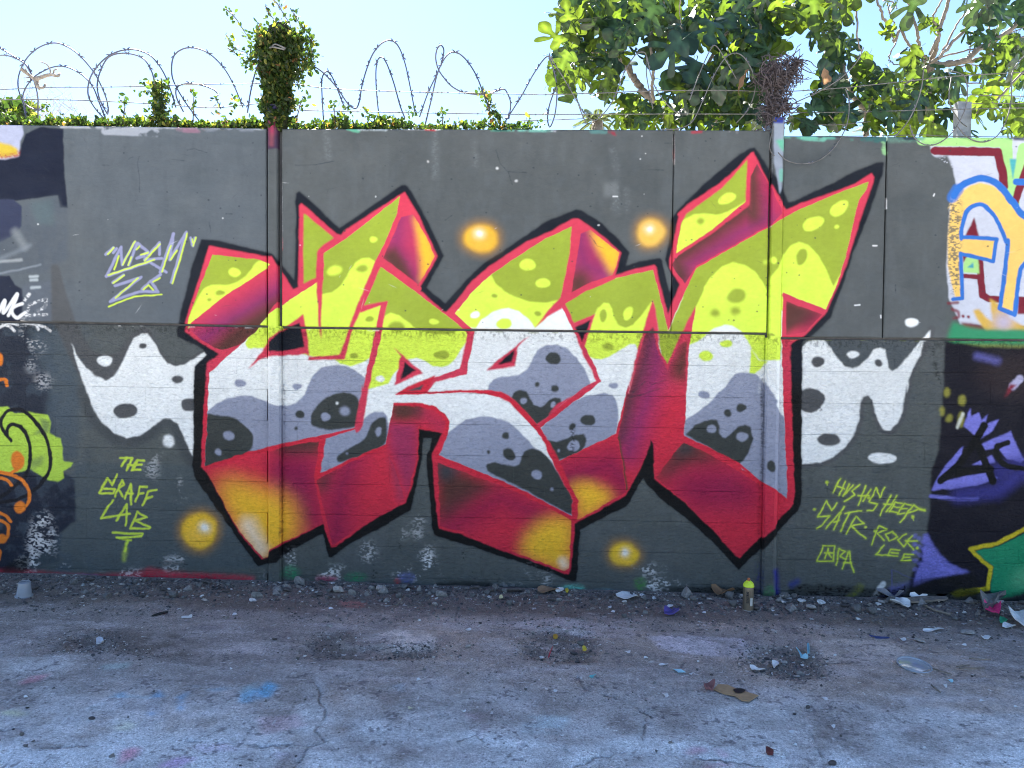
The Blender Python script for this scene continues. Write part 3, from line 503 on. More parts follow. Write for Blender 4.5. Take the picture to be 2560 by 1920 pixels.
    for e, c in (('J 340 1490 70 60', (60, 150, 110)), ('J 850 1530 90 40', (50, 140, 100)), ('K 600 1620 110 35', (110, 200, 190)), ('J 620 1540 90 25', (170, 50, 90)), ('K 1140 1580 50 60', (80, 140, 80)), ('J 1250 1530 70 40', (110, 120, 190)), ('K 850 1645 80 18', (130, 190, 210)), ('P 190 270 45 70', (70, 140, 90)), ('I 640 1525 150 16', (150, 160, 210)), ('J 1180 1560 25 25', (190, 40, 50))):
        E(e, alb(*c), 5, .85, tex=spk * .6 + .4)
    for t in ('J 990,1440 1000,1560', 'J 1190,1250 1200,1310', 'J 975,1560 1010,1500', 'L 605,190 612,200', 'J 1700,1320 1710,1380', 'J 1960,1500 1980,1600', 'J 1780,1500 1790,1530', 'K 610,360 600,560', 'H 1490,1280 1490,1360', 'H 1510,1420 1545,1580'):
        T(t, BLKD, 26, 5, .75, tex=spk)
    P('I 0,1480 100,1400 230,1350 240,1420 190,1500 0,1500', BLKD, 6, .8); P('I 1190,1460 1280,1395 1500,1400 1520,1460 1400,1440', BLKD, 4, .8, tex=spk)
    P('J 1480,1600 1500,1570 1700,1555 1900,1560 1960,1600 2212,1620 2212,1659 1480,1659', BLKD, 5, .7)
    # ---- wear on the upper panels
    rs = np.random.RandomState(4)
    edge = alb(186, 190, 204)
    for t, c, w in (('A 500,1005 830,1010 1500,1015 2110,1020', (176, 186, 200), 26), ('A 840,1040 1100,1050 1240,1055', (170, 180, 196), 60), ('A 1420,1030 1600,1035', (150, 116, 140), 44), ('A 1640,1030 2000,1030', (120, 130, 146), 30),
                    ('B 230,1012 640,1020', (52, 62, 74), 22), ('B 800,1020 870,1030', (110, 200, 170), 40), ('B 880,1020 1090,1026', (178, 196, 206), 30), ('B 1230,1016 1400,1022', (196, 200, 214), 20), ('B 1410,1020 1480,1022', (210, 40, 56), 34), ('B 1490,1022 1520,1024', (214, 220, 226), 24), ('B 1920,1024 2060,1030', (90, 186, 160), 30), ('B 1960,1028 2050,1034', (24, 44, 60), 22),
                    ('C 100,1030 440,1036', (120, 190, 180), 26), ('C 440,1036 500,1036', (190, 196, 210), 24), ('C 760,1040 860,1044', (90, 140, 140), 40), ('C 900,1044 940,1060', (150, 50, 70), 34), ('C 1550,1050 1620,1046', (170, 60, 80), 22), ('C 1850,1040 1960,1050', (150, 150, 160), 24), ('C 1980,1040 2140,1040', (120, 190, 170), 16),
                    ('D 300,1085 820,1092', (96, 170, 154), 26), ('D 460,1095 620,1100', (110, 186, 170), 40), ('D 850,1090 900,1140', (80, 170, 150), 60), ('D 900,1100 1100,1110', (56, 110, 110), 50), ('D 1090,1140 1105,1210', (150, 210, 150), 34), ('D 1220,1085 1360,1098', (34, 44, 70), 34), ('D 2090,1095 2212,1100 2900,1110', (50, 56, 84), 36)):
        T(t, alb(*c), w, 2.5, .85, tex=np.clip((blot - .38) * 8, 0, 1))
    for t in ('C 920,1190 960,1400 930,1659', 'B 1480,1060 1480,1400', 'B 1790,1120 1800,1300', 'G 950,100 960,240', 'G 1030,60 1030,220', 'B 620,1040 640,1240'):
        T(t, alb(128, 138, 146), 50, 6, .38, tex=spk2 * .6 + .3)
    P('C 850,1450 960,1440 960,1550 850,1560', alb(130, 138, 144), 6, .5)
    DK = alb(52, 60, 70)
    for t in ('B 380,1310 540,1305 685,1275', 'B 1960,1190 1990,1290 2060,1370 2090,1460', 'B 2060,1360 2200,1368', 'C 1200,1345 1320,1350', 'C 1330,1136 1390,1138', 'A 1110,1240 1095,1290 1112,1400 1110,1520', 'A 1490,1190 1540,1180 1640,1210', 'A 1030,1260 1060,1245', 'A 820,1310 870,1312', 'A 1370,1265 1460,1275', 'E 1660,300 1670,380', 'E 1790,240 1840,240', 'F 1560,290 1610,255', 'H 1190,800 1195,860', 'G 740,410 800,490 850,510', 'K 1050,110 1200,70 1290,40', 'G 1080,1650 1180,1560', 'G 1230,1590 1340,1550', 'L 640,820 800,910', 'L 1160,372 1300,435 1500,490', 'L 1160,372 1060,372'):
        T(t, DK, 7, 1, .8, tex=spk * .5 + .5)
    for i in range(230):
        x, z = rs.uniform(-3.7, 3.6), rs.uniform(1.75, 3.0); c = ((x - WX0) * WR, (WZ1 - z) * WR); r = rs.uniform(.5, 1.7); d = rs.rand() < .88
        q = np.array([[c[0] + r * math.cos(a) * (1 + rs.rand()), c[1] + r * math.sin(a) * (1 + rs.rand() * .6)] for a in np.arange(0, 6.28, 1.05)])
        K.put(K.mask(q), DK if d else fl, .75 if d else .6)
    for i in range(70):
        x, z = rs.uniform(-3.7, 3.6), rs.uniform(1.75, 3.0); L = rs.uniform(3, 16); an = rs.uniform(-.5, .5) if rs.rand() < .6 else rs.uniform(0, 3)
        c = np.array([(x - WX0) * WR, (WZ1 - z) * WR]); d = np.array([math.cos(an), math.sin(an)]); n = np.array([-d[1], d[0]])
        q = np.array([c - d * L, c + n * rs.uniform(.4, .9), c + d * L, c - n * .3]); K.put(K.mask(q), DK if i % 4 else fl, .5)
    for t in ('D 1115,1570 1118,1650', 'H 1010,492 1045,492', 'H 870,957 910,953', 'C 920,1557 955,1557', 'H 1072,1035 1075,1055', 'H 1497,80 1490,95'): T(t, fl, 9, .8)
    E('B 1425 1283 7 7', fl, .6); E('B 1970 1333 9 9', fl, 1); E('B 2122 1432 12 8', fl, 1.5, .8)
    # panel edges, posts: chipped paint along joints, corner shade painted as dark strokes
    for t, c, w, a in (('B 262,1050 268,1659', (176, 180, 190), 14, .7), ('F 268,0 272,500', (186, 188, 200), 14, .8), ('F 272,430 274,520', (190, 40, 60), 14, .8), ('C 1405,1080 1405,1300', (214, 204, 210), 9, .8), ('C 1403,1190 1403,1250', (160, 30, 40), 9, .8), ('D 210,1040 205,1400', (196, 204, 214), 8, .8), ('L 145,-40 140,800', (30, 34, 50), 20, .7), ('L 130,-60 125,60', (214, 226, 240), 30, .5), ('J 168,0 175,500', (70, 80, 110), 10, .5),
                       ('J 283,0 285,480', (60, 68, 100), 16, .6), ('J 282,480 270,1200', (110, 20, 50), 24, .6), ('F 265,560 268,1090', (120, 60, 60), 12, .4), ('L 118,780 118,1180', (120, 14, 36), 18, .6), ('H 195,100 190,420', (110, 20, 30), 12, .7), ('H 192,420 184,900', (110, 130, 40), 12, .6)):
        T(t, alb(*c), w, 2, a, tex=spk * .6 + .3)
    # left post: pink over navy at the top; right post: bare galvanised steel with blue and teal spray
    P('A 2120,850 2212,850 2212,1180 2120,1190', alb(70, 52, 78), 2); T('A 2165,960 2165,1060', alb(160, 58, 92), 48, 6, .9, tex=np.clip((n_mid - .3) * 5, 0, 1)); T('A 2160,870 2150,930', alb(46, 44, 90), 70, 3); T('A 2160,1080 2155,1150', alb(150, 80, 92), 30, 5, .7); T('A 2185,1010 2190,1100', alb(70, 50, 70), 16, 3, .7)
    P('D 222,800 308,800 300,1100 285,1500 268,1540 250,1420 225,1300', alb(150, 164, 186), 2, .9)
    P('D 222,935 305,935 300,985 225,985', alb(50, 66, 160), 2); P('D 240,1120 305,1110 300,1210 270,1180', alb(104, 186, 160), 3); T('D 280,1360 280,1430', alb(110, 190, 170), 26, 3, .8)
    # the rough lower coat lets old paint show as fine dark and pale grit
    grit = np.clip((rough - 0.60) * 9, 0, 1) * low
    K.img *= (1 - 0.07 * grit[:, :, None])
    # a line of exposed crumbs along the long joint
    jl = np.clip(1 - np.abs(zz - jz + 0.012) / 0.014, 0, 1) * np.clip((N(9, 12, 2, 1.5) - .56) * 12, 0, 1)
    fillm(jl * .8 * (xx < -1.0) * np.clip((n_mid - .45) * 9, 0, 1), fl); fillm(jl * .6 * (xx >= -1.0), alb(120, 130, 60))
    pit = np.clip((N(4, 18, 2, 2.2) - .64) * 10, 0, 1) * low * np.clip((n_mid - .35) * 4, 0, 1); fillm(pit * .15, BLKD); ju = np.clip(1 - np.abs(zz - jz + 0.04) / 0.05, 0, 1) * np.clip((N(6, 13, 2, .6) - .55) * 9, 0, 1); fillm(ju * .45, BLKD)
    K.img *= (0.91 + 0.18 * n_big + 0.08 * (n_fine - .5) + 0.16 * (n_mid - .5) + .05 * (stk - .5))[:, :, None]
    # ragged edges: tiny displacement of the whole print, stronger on the rough blocks
    dx = (N(15, 21, 3) - .5) * (3.0 + 2.0 * low); dy = (N(15, 22, 3) - .5) * (2.6 + 1.8 * low)
    fy = np.clip(np.arange(WH)[:, None] + dy, 0, WH - 1.01); fx = np.clip(np.arange(WW)[None, :] + dx, 0, WW - 1.01)
    iy = fy.astype(int); ix = fx.astype(int); fy = (fy - iy)[..., None].astype(np.float32); fx = (fx - ix)[..., None].astype(np.float32); I = K.img
    out = (I[iy, ix] * (1 - fx) + I[iy, ix + 1] * fx) * (1 - fy) + (I[iy + 1, ix] * (1 - fx) + I[iy + 1, ix + 1] * fx) * fy
    return np.clip(out, 0.003, 0.88)
# ---------------------------------------------------------------- the yard floor: albedo and height rasters
GR = 230.0; GX0, GX1, GY0, GY1 = -5.4, 5.4, -3.7, 0.2
GW, GH = int((GX1 - GX0) * GR), int((GY1 - GY0) * GR)
GLIGHT = np.array([0.715, 0.88, 1.44])
def galb(*c): return np.clip(lin(c) / GLIGHT * 2.5, 0.004, 0.8).astype(np.float32)
def ground_proj(p):
    q = on_ground(p); return np.stack([(q[:, 0] - GX0) * GR, (GY1 - q[:, 1]) * GR], 1)
def paint_ground():
    K = Canvas(GW, GH, ground_proj, GR / 450.0, galb(92, 95, 116))
    N = lambda cell, seed, o=4, ax=1.0: noise(GH, GW, cell, seed, o, ax)
    big, mid, fine = N(170, 31), N(34, 32), N(5, 33, 3)
    str_ = N(26, 34, 4, 3.0)
    yy = GY1 - np.arange(GH)[:, None] / GR + np.zeros((1, GW)); xx = GX0 + np.arange(GW)[None, :] / GR
    def fillm(m, c): K.img += (c - K.img) * np.clip(m, 0, 1)[:, :, None].astype(np.float32)
    spk = np.clip((N(6, 35, 3) - .5) * 12, 0, 1); rag = np.clip((str_ * .5 + mid * .3 + N(9, 39, 3, 2.) * .2 - .40) * 14, 0, 1)
    P, E, T = K.poly, K.ell, K.stroke
    fillm((big - .42) * 3, galb(102, 101, 118)); fillm((mid - .55) * 5 * .5, galb(72, 75, 96)); fillm((0.45 - str_) * 5 * .6, galb(112, 117, 146))
    fillm(np.clip((yy + 0.62 + (mid - .5) * .35) * 6, 0, 1) * .85, galb(66, 65, 77))        # dirt strip along the wall
    # paler bare slabs
    for p, c in (('N 980,600 1180,570 1400,580 1490,660 1460,720 1300,740 1130,730 1060,650', (128, 132, 160)), ('O 1200,620 1500,610 1960,640 2000,720 1960,790 1700,780 1500,760 1290,720', (124, 130, 168)), ('P 560,660 800,640 1150,670 1300,760 1280,830 900,830 640,820', (120, 122, 146)), ('O 0,520 500,470 1100,560 1100,640 500,620', (116, 120, 150))):
        P(p, galb(*c), 5, .8, tex=rag * .6 + .4)
    # grit-filled hollows
    for p in ('M 420,720 560,590 760,570 1000,560 1500,600 1560,780 1500,830 1100,790 900,740 600,735', 'N 400,760 560,590 800,580 900,680 1100,680 1180,740 1480,690 1530,760 1300,800 900,800', 'N 1690,690 1960,720 1900,750 1700,720', 'O 190,600 400,560 780,590 820,720 760,820 400,830 200,760', 'O 1950,730 2212,700 P 400,710 530,760 640,880 640,950 300,970 150,900 30,860', 'P 980,900 1300,980 1200,1080 900,1000'):
        P(p, galb(62, 62, 74), 14, .75, tex=np.clip((mid * .6 + N(18, 47, 3) * .4 - .36) * 7, 0, 1))
    fillm((-yy - 1.25) * .95 * .8 * np.clip(mid * 2.2 - .3, 0, 1), galb(150, 162, 206))
    # old spray on the floor
    WP = galb(206, 220, 250)
    for p, a in (('N 1180,1480 1480,1420 1600,1370 1800,1360 1960,1390 2212,1450 2212,1659 1990,1659 1800,1560 1600,1500 1400,1480', .9), ('O -100,1440 200,1430 500,1470 760,1480 1100,1390 1400,1440 1700,1470 2100,1520 2300,1530 2300,1900 1900,1900 1700,1600 1400,1560 1100,1520 800,1560 500,1750 -100,1800', .95), ('P -200,1500 200,1480 500,1500 900,1560 1200,1600 1500,1640 2100,1500 2600,1480 2700,2100 -200,2100', .8),
                 ('P -260,1180 100,1130 400,1160 540,1290 560,1480 -260,1500', .35), ('M -300,1490 300,1500 700,1540 500,1610 -300,1640', .75), ('M 0,800 400,760 700,770 500,880 200,900 0,900', .3), ('M 700,1470 1100,1400 1600,1440 1200,1520 700,1500', .45), ('N 860,1290 1100,1250 1150,1350 960,1400', .5), ('N 380,1180 560,900 640,1150 600,1300 440,1300', .35), ('N 1000,1640 1400,1580 1500,1700 900,1750', .5), ('P 1350,1180 1700,1200 2300,1350 2300,1500 1600,1450 1400,1280', .3), ('O 560,1600 800,1520 1200,1490 1100,1560 700,1640', .6)):
        P(p, WP, 6, min(1, a * 1.3), tex=np.clip(rag * .5 + .5, 0, 1) * np.clip(.62 + .6 * N(70, 48, 4), 0, 1))
    for p, c, a in (('M 930,1070 985,1060 975,1180 920,1190', (72, 120, 206), .8), ('M 1200,1090 1250,1040 1290,1080 1270,1230 1190,1250 1160,1210', (66, 116, 210), .9), ('M 1380,1110 1500,1040 1450,1120 1440,1210 1380,1220', (66, 116, 210), .8), ('M 1480,1000 1700,980 1900,1020 1700,1050', (88, 128, 204), .6), ('M 1900,1080 2100,980 2212,1000 2120,1110 1900,1150', (70, 120, 212), .75), ('N 80,1060 150,960 220,1000 150,1110', (66, 120, 214), .9), ('N -60,1020 80,970 60,1060 -60,1150', (80, 130, 214), .6),
                    ('M 700,1180 900,1080 1200,1100 1100,1200 900,1260', (98, 134, 180), .5), ('M 860,1300 960,1290 1070,1310 1040,1370 900,1370', (170, 160, 160), .8), ('M 0,1210 120,1200 220,1230 180,1250 20,1240', (216, 210, 140), .8), ('M 150,980 250,930 400,910 300,970 170,1000', (130, 86, 120), .7), ('M 950,1600 960,1530 1040,1500 1110,1500 1080,1570 1000,1600 930,1659', (160, 74, 120), .8), ('M 1230,1640 1400,1570 1560,1580 1400,1659', (130, 110, 200), .7), ('M 1500,1480 1800,1460 1900,1520 1600,1540', (140, 130, 220), .5),
                    ('N 60,1260 400,1230 460,1330 120,1400', (132, 120, 158), .5), ('N 200,1540 460,1520 300,1620', (140, 130, 210), .5), ('N 1660,1220 1850,1210 1900,1340 1800,1440 1860,1300', (96, 78, 110), .5), ('O 1480,1540 1560,1480 1660,1490 1680,1520 1560,1550', (176, 98, 144), .7), ('O 1720,1480 1800,1500 1850,1570 1780,1560', (176, 98, 144), .6), ('O 1640,1640 1700,1610 1860,1600 1800,1700', (176, 98, 144), .6), ('N 1120,1000 1250,980 1220,1060', (104, 130, 180), .5), ('O 590,1220 650,1200 680,1240', (130, 150, 190), .6), ('O 200,1250 600,1240 500,1380 200,1380', (112, 140, 196), .5), ('O 1180,900 1400,880 1300,960', (100, 106, 132), .5), ('M 800,840 1040,820 1000,870 820,880', (108, 136, 168), .6), ('N 700,330 940,350 900,400 760,390', (130, 78, 94), .4), ('M 300,760 380,720 420,740 320,770', (120, 80, 100), .5)):
        P(p, galb(*c), 5, a * .72, tex=np.clip((mid * .5 + str_ * .5 - .36) * 8, 0.15, 1))
    K.img *= (0.80 + .24 * big + .30 * (mid - .5) + .34 * (fine - .5) + .3 * (N(13, 43, 3, 1.6) - .5))[:, :, None]
    dk = np.clip((N(4, 36, 2) - .80) * 16, 0, 1) * .7 * np.clip(mid * 3 - .8, 0, 1); fillm(dk, galb(44, 44, 62)); cl = np.clip((N(6, 44, 3) - .66) * 14, 0, 1) * np.clip((N(60, 45, 3) - .42) * 5, 0, 1); fillm(cl * .65, galb(52, 54, 74))
    fl = np.clip((N(4, 37, 1) - .90) * 30, 0, 1) * .5; fillm(fl, galb(190, 196, 220))
    # ---- height in metres
    H = (big - .5) * .02 + (mid - .5) * .007 + (fine - .5) * .0022
    CR = ('M 0,1345 100,1345 180,1365 200,1420 210,1450', 'M 100,1490 300,1500 600,1480 850,1475 1090,1470', 'M 1480,1440 1620,1440 1700,1450 1850,1480 2030,1480 2212,1490', 'N 0,1490 150,1490 250,1470 400,1470 520,1480 650,1440', 'N 530,960 545,1010 575,1060 560,1130 620,1190 605,1260 560,1330 530,1360 570,1410 600,1440', 'N 470,1490 440,1560 370,1640',
          'O 650,930 670,990 710,1040 760,1060', 'O 840,1075 920,1090 1040,1140 1130,1190 1215,1235 1235,1265', 'O 1185,1250 1175,1330 1155,1400 1170,1450', 'O 620,1650 760,1590 800,1560 960,1530 1140,1500 1250,1530 1460,1560 1640,1570 1850,1600', 'O 520,1480 600,1540 570,1520', 'P 540,1380 580,1470 610,1560', 'O 1460,860 1500,800', 'P 600,830 900,835', 'O 1550,1560 1700,1580 1900,1600 2100,1630', 'N 1650,430 1640,500', 'N 1660,1440 1800,1400 1870,1450')
    base = K.img.copy(); C0 = np.zeros((GH, GW), np.float32); K.img = np.zeros((GH, GW, 3), np.float32)
    wv = (N(10, 40, 2) - .5) * 9
    for t in CR: T(t, (1, 1, 1), 9, 1.2)
    ny = np.clip(np.arange(GH)[:, None] + wv, 0, GH - 1).astype(int); cr = K.img[ny, np.arange(GW)[None, :], 0] * np.clip((N(14, 41, 2) - .3) * 5, 0, 1)
    K.img = np.zeros((GH, GW, 3), np.float32)
    for p in ('N 400,760 560,590 700,590 760,700 1100,690 1180,740 1480,690 1530,770 1300,800 900,800', 'O 190,600 400,560 780,590 820,720 760,820 400,830 200,760', 'O 1960,715 2212,700 P 400,710 530,760 640,880 640,950 300,970 150,900 30,860', 'M 560,600 760,570 900,700 760,740 500,735'):
        P(p, (1, 1, 1), 13)
    hol = np.clip(K.img[:, :, 0] * 1.5 - (1 - N(30, 46, 4)) * .9, 0, 1); K.img = base
    fillm(cr * .7, galb(34, 34, 46)); H = H - cr * .012 - hol * .018
    # fade of the print into the plain floor at its rim (alpha)
    al = np.clip(np.minimum(np.minimum((xx - GX0) * 1.2, (GX1 - xx) * 1.2), (yy - GY0) * 3), 0, 1)
    return np.clip(K.img, .004, .8), H.astype(np.float32), al.astype(np.float32), hol
# ---------------------------------------------------------------- helpers
def make_image(name, arr, alpha=None):
    h, w_ = arr.shape[:2]
    im = bpy.data.images.new(name, w_, h, alpha=True, float_buffer=True)
    im.colorspace_settings.name = 'Non-Color'
    buf = np.ones((h, w_, 4), np.float32); buf[:, :, :3] = arr if arr.ndim == 3 else arr[:, :, None]
    if alpha is not None: buf[:, :, 3] = alpha
    im.pixels.foreach_set(buf[::-1].ravel()); im.update(); im.pack(); return im
class Mat:
    def __init__(s, name):
        s.m = bpy.data.materials.new(name); s.m.use_nodes = True; s.n = s.m.node_tree.nodes; s.l = s.m.node_tree.links
        s.b = s.n['Principled BSDF']
    def new(s, t, **k):
        n = s.n.new(t)
        for a, v in k.items(): setattr(n, a, v)
        return n
    def link(s, a, b): s.l.new(a, b)
def simple(name, col, rough=.7, metal=0, var=0.25, scale=20, bump=0, attr=None, spec=.3):
    M = Mat(name); b = M.b; b.inputs['Roughness'].default_value = rough; b.inputs['Metallic'].default_value = metal
    b.inputs['Specular IOR Level'].default_value = spec
    g = M.new('ShaderNodeNewGeometry'); nz = M.new('ShaderNodeTexNoise'); nz.inputs['Scale'].default_value = scale; nz.inputs['Detail'].default_value = 5
    M.link(g.outputs['Position'], nz.inputs['Vector'])
    mr = M.new('ShaderNodeMapRange'); mr.inputs['To Min'].default_value = 1 - var; mr.inputs['To Max'].default_value = 1 + var
    mr.inputs['From Min'].default_value = .3; mr.inputs['From Max'].default_value = .7
    M.link(nz.outputs['Fac'], mr.inputs['Value'])
    mul = M.new('ShaderNodeVectorMath', operation='MULTIPLY')
    if attr:
        at = M.new('ShaderNodeAttribute', attribute_name=attr); M.link(at.outputs['Color'], mul.inputs[0])
    else: mul.inputs[0].default_value = col
    M.link(mr.outputs[0], mul.inputs[1]); M.link(mul.outputs[0], b.inputs['Base Color'])
    if bump:
        bp = M.new('ShaderNodeBump'); bp.inputs['Strength'].default_value = bump; bp.inputs['Distance'].default_value = .004
        M.link(nz.outputs['Fac'], bp.inputs['Height']); M.link(bp.outputs[0], b.inputs['Normal'])
    return M.m
def leafmat(name, col, trans, tf=.5, gloss=.35, rough=.38, attr=None, var=.3, scale=9, vein=False):
    M = Mat(name); b = M.b; b.inputs['Roughness'].default_value = rough; b.inputs['Specular IOR Level'].default_value = gloss
    g = M.new('ShaderNodeNewGeometry'); nz = M.new('ShaderNodeTexNoise'); nz.inputs['Scale'].default_value = scale
    M.link(g.outputs['Position'], nz.inputs['Vector'])
    mr = M.new('ShaderNodeMapRange'); mr.inputs['To Min'].default_value = 1 - var; mr.inputs['To Max'].default_value = 1 + var; mr.inputs['From Min'].default_value = .3; mr.inputs['From Max'].default_value = .7
    M.link(nz.outputs['Fac'], mr.inputs['Value'])
    fac = mr.outputs[0]
    if vein:
        uv = M.new('ShaderNodeTexCoord'); im = M.new('ShaderNodeAttribute', attribute_name='vein')
        vm = M.new('ShaderNodeMath', operation='MULTIPLY_ADD'); M.link(im.outputs['Fac'], vm.inputs[0]); vm.inputs[1].default_value = .9; vm.inputs[2].default_value = 1.0
        mm = M.new('ShaderNodeMath', operation='MULTIPLY'); M.link(vm.outputs[0], mm.inputs[0]); M.link(fac, mm.inputs[1]); fac = mm.outputs[0]
    def scaled(c):
        mul = M.new('ShaderNodeVectorMath', operation='MULTIPLY')
        if attr:
            at = M.new('ShaderNodeAttribute', attribute_name=attr); m2 = M.new('ShaderNodeVectorMath', operation='MULTIPLY'); m2.inputs[1].default_value = c
            M.link(at.outputs['Color'], m2.inputs[0]); M.link(m2.outputs[0], mul.inputs[0])
        else: mul.inputs[0].default_value = c
        M.link(fac, mul.inputs[1]); return mul.outputs[0]
    M.link(scaled(col), b.inputs['Base Color'])
    t = M.new('ShaderNodeBsdfTranslucent'); M.link(scaled(trans), t.inputs['Color'])
    mix = M.new('ShaderNodeMixShader'); mix.inputs[0].default_value = tf
    M.link(b.outputs[0], mix.inputs[1]); M.link(t.outputs[0], mix.inputs[2]); M.link(mix.outputs[0], M.n['Material Output'].inputs['Surface'])
    return M.m

def mesh(name, verts, faces, mat=None, smooth_=False, uvf=None, col=None):
    me = bpy.data.meshes.new(name); me.from_pydata([tuple(v) for v in verts], [], faces)
    if mat: me.materials.append(mat)
    if smooth_: me.shade_smooth()
    if uvf:
        ul = me.uv_layers.new(name='UVMap'); V = np.empty(len(me.vertices) * 3, np.float32); me.vertices.foreach_get('co', V); V = V.reshape(-1, 3)
        li = np.empty(len(me.loops), np.int32); me.loops.foreach_get('vertex_index', li)
        ul.data.foreach_set('uv', uvf(V[li]).astype(np.float32).ravel())
    if col is not None:
        ca = me.color_attributes.new('tint', 'FLOAT_COLOR', 'POINT'); c = np.ones((len(me.vertices), 4), np.float32); c[:, :3] = col; ca.data.foreach_set('color', c.ravel())
    return me
def obj(name, me, parent=None, loc=None):
    o = bpy.data.objects.new(name, me); COL.objects.link(o)
    if parent: o.parent = parent
    if loc is not None: o.location = loc
    return o
def tag(o, label=None, cat=None, group=None, kind=None):
    for k, v in (('label', label), ('category', cat), ('group', group), ('kind', kind)):
        if v: o[k] = v
    return o
def thing(name, loc, label, cat, group=None):
    return tag(obj(name, None, None, loc), label, cat, group)
class MB:
    def __init__(s): s.v, s.f, s.c = [], [], []
    def add(s, v, f, c=None):
        n = len(s.v); s.v += [tuple(p) for p in v]; s.f += [tuple(i + n for i in q) for q in f]
        if c is not None: s.c += [c] * len(v)
    def tube(s, pts, r, n=6, taper=1.0, c=None):
        pts = np.asarray(pts, float); m = len(pts); ring = []
        tg = np.gradient(pts, axis=0); tg /= np.linalg.norm(tg, axis=1)[:, None] + 1e-9
        up_ = np.array([0.13, 0.21, 0.97]); 
        if abs(tg[0] @ up_) > .9: up_ = np.array([.95, .2, .1])
        a = np.cross(tg[0], up_); a /= np.linalg.norm(a); v = []
        for i in range(m):
            a = a - tg[i] * (a @ tg[i]); a /= np.linalg.norm(a) + 1e-9; b = np.cross(tg[i], a)
            rr = (r[i] if hasattr(r, '__len__') else r * (1 + (taper - 1) * i / max(m - 1, 1)))
            for k in range(n):
                t = 2 * math.pi * k / n; v.append(pts[i] + (a * math.cos(t) + b * math.sin(t)) * rr)
        f = [(i * n + k, i * n + (k + 1) % n, (i + 1) * n + (k + 1) % n, (i + 1) * n + k) for i in range(m - 1) for k in range(n)]
        f += [tuple(range(n - 1, -1, -1)), tuple((m - 1) * n + k for k in range(n))]
        s.add(v, f, c)
    def lathe(s, prof, n=28, c=None, org=(0, 0, 0)):
        v = []; 
        for r, z in prof:
            for k in range(n): t = 2 * math.pi * k / n; v.append((org[0] + r * math.cos(t), org[1] + r * math.sin(t), org[2] + z))
        f = [(i * n + k, i * n + (k + 1) % n, (i + 1) * n + (k + 1) % n, (i + 1) * n + k) for i in range(len(prof) - 1) for k in range(n)]
        s.add(v, f, c)
    def build(s, name, mat, parent=None, smooth_=False, loc=None, uvf=None):
        return obj(name, mesh(name, s.v, s.f, mat, smooth_, uvf, np.array(s.c, np.float32) if s.c else None), parent, loc)
rnd = random.Random(11)
def U(a, b): return rnd.uniform(a, b)
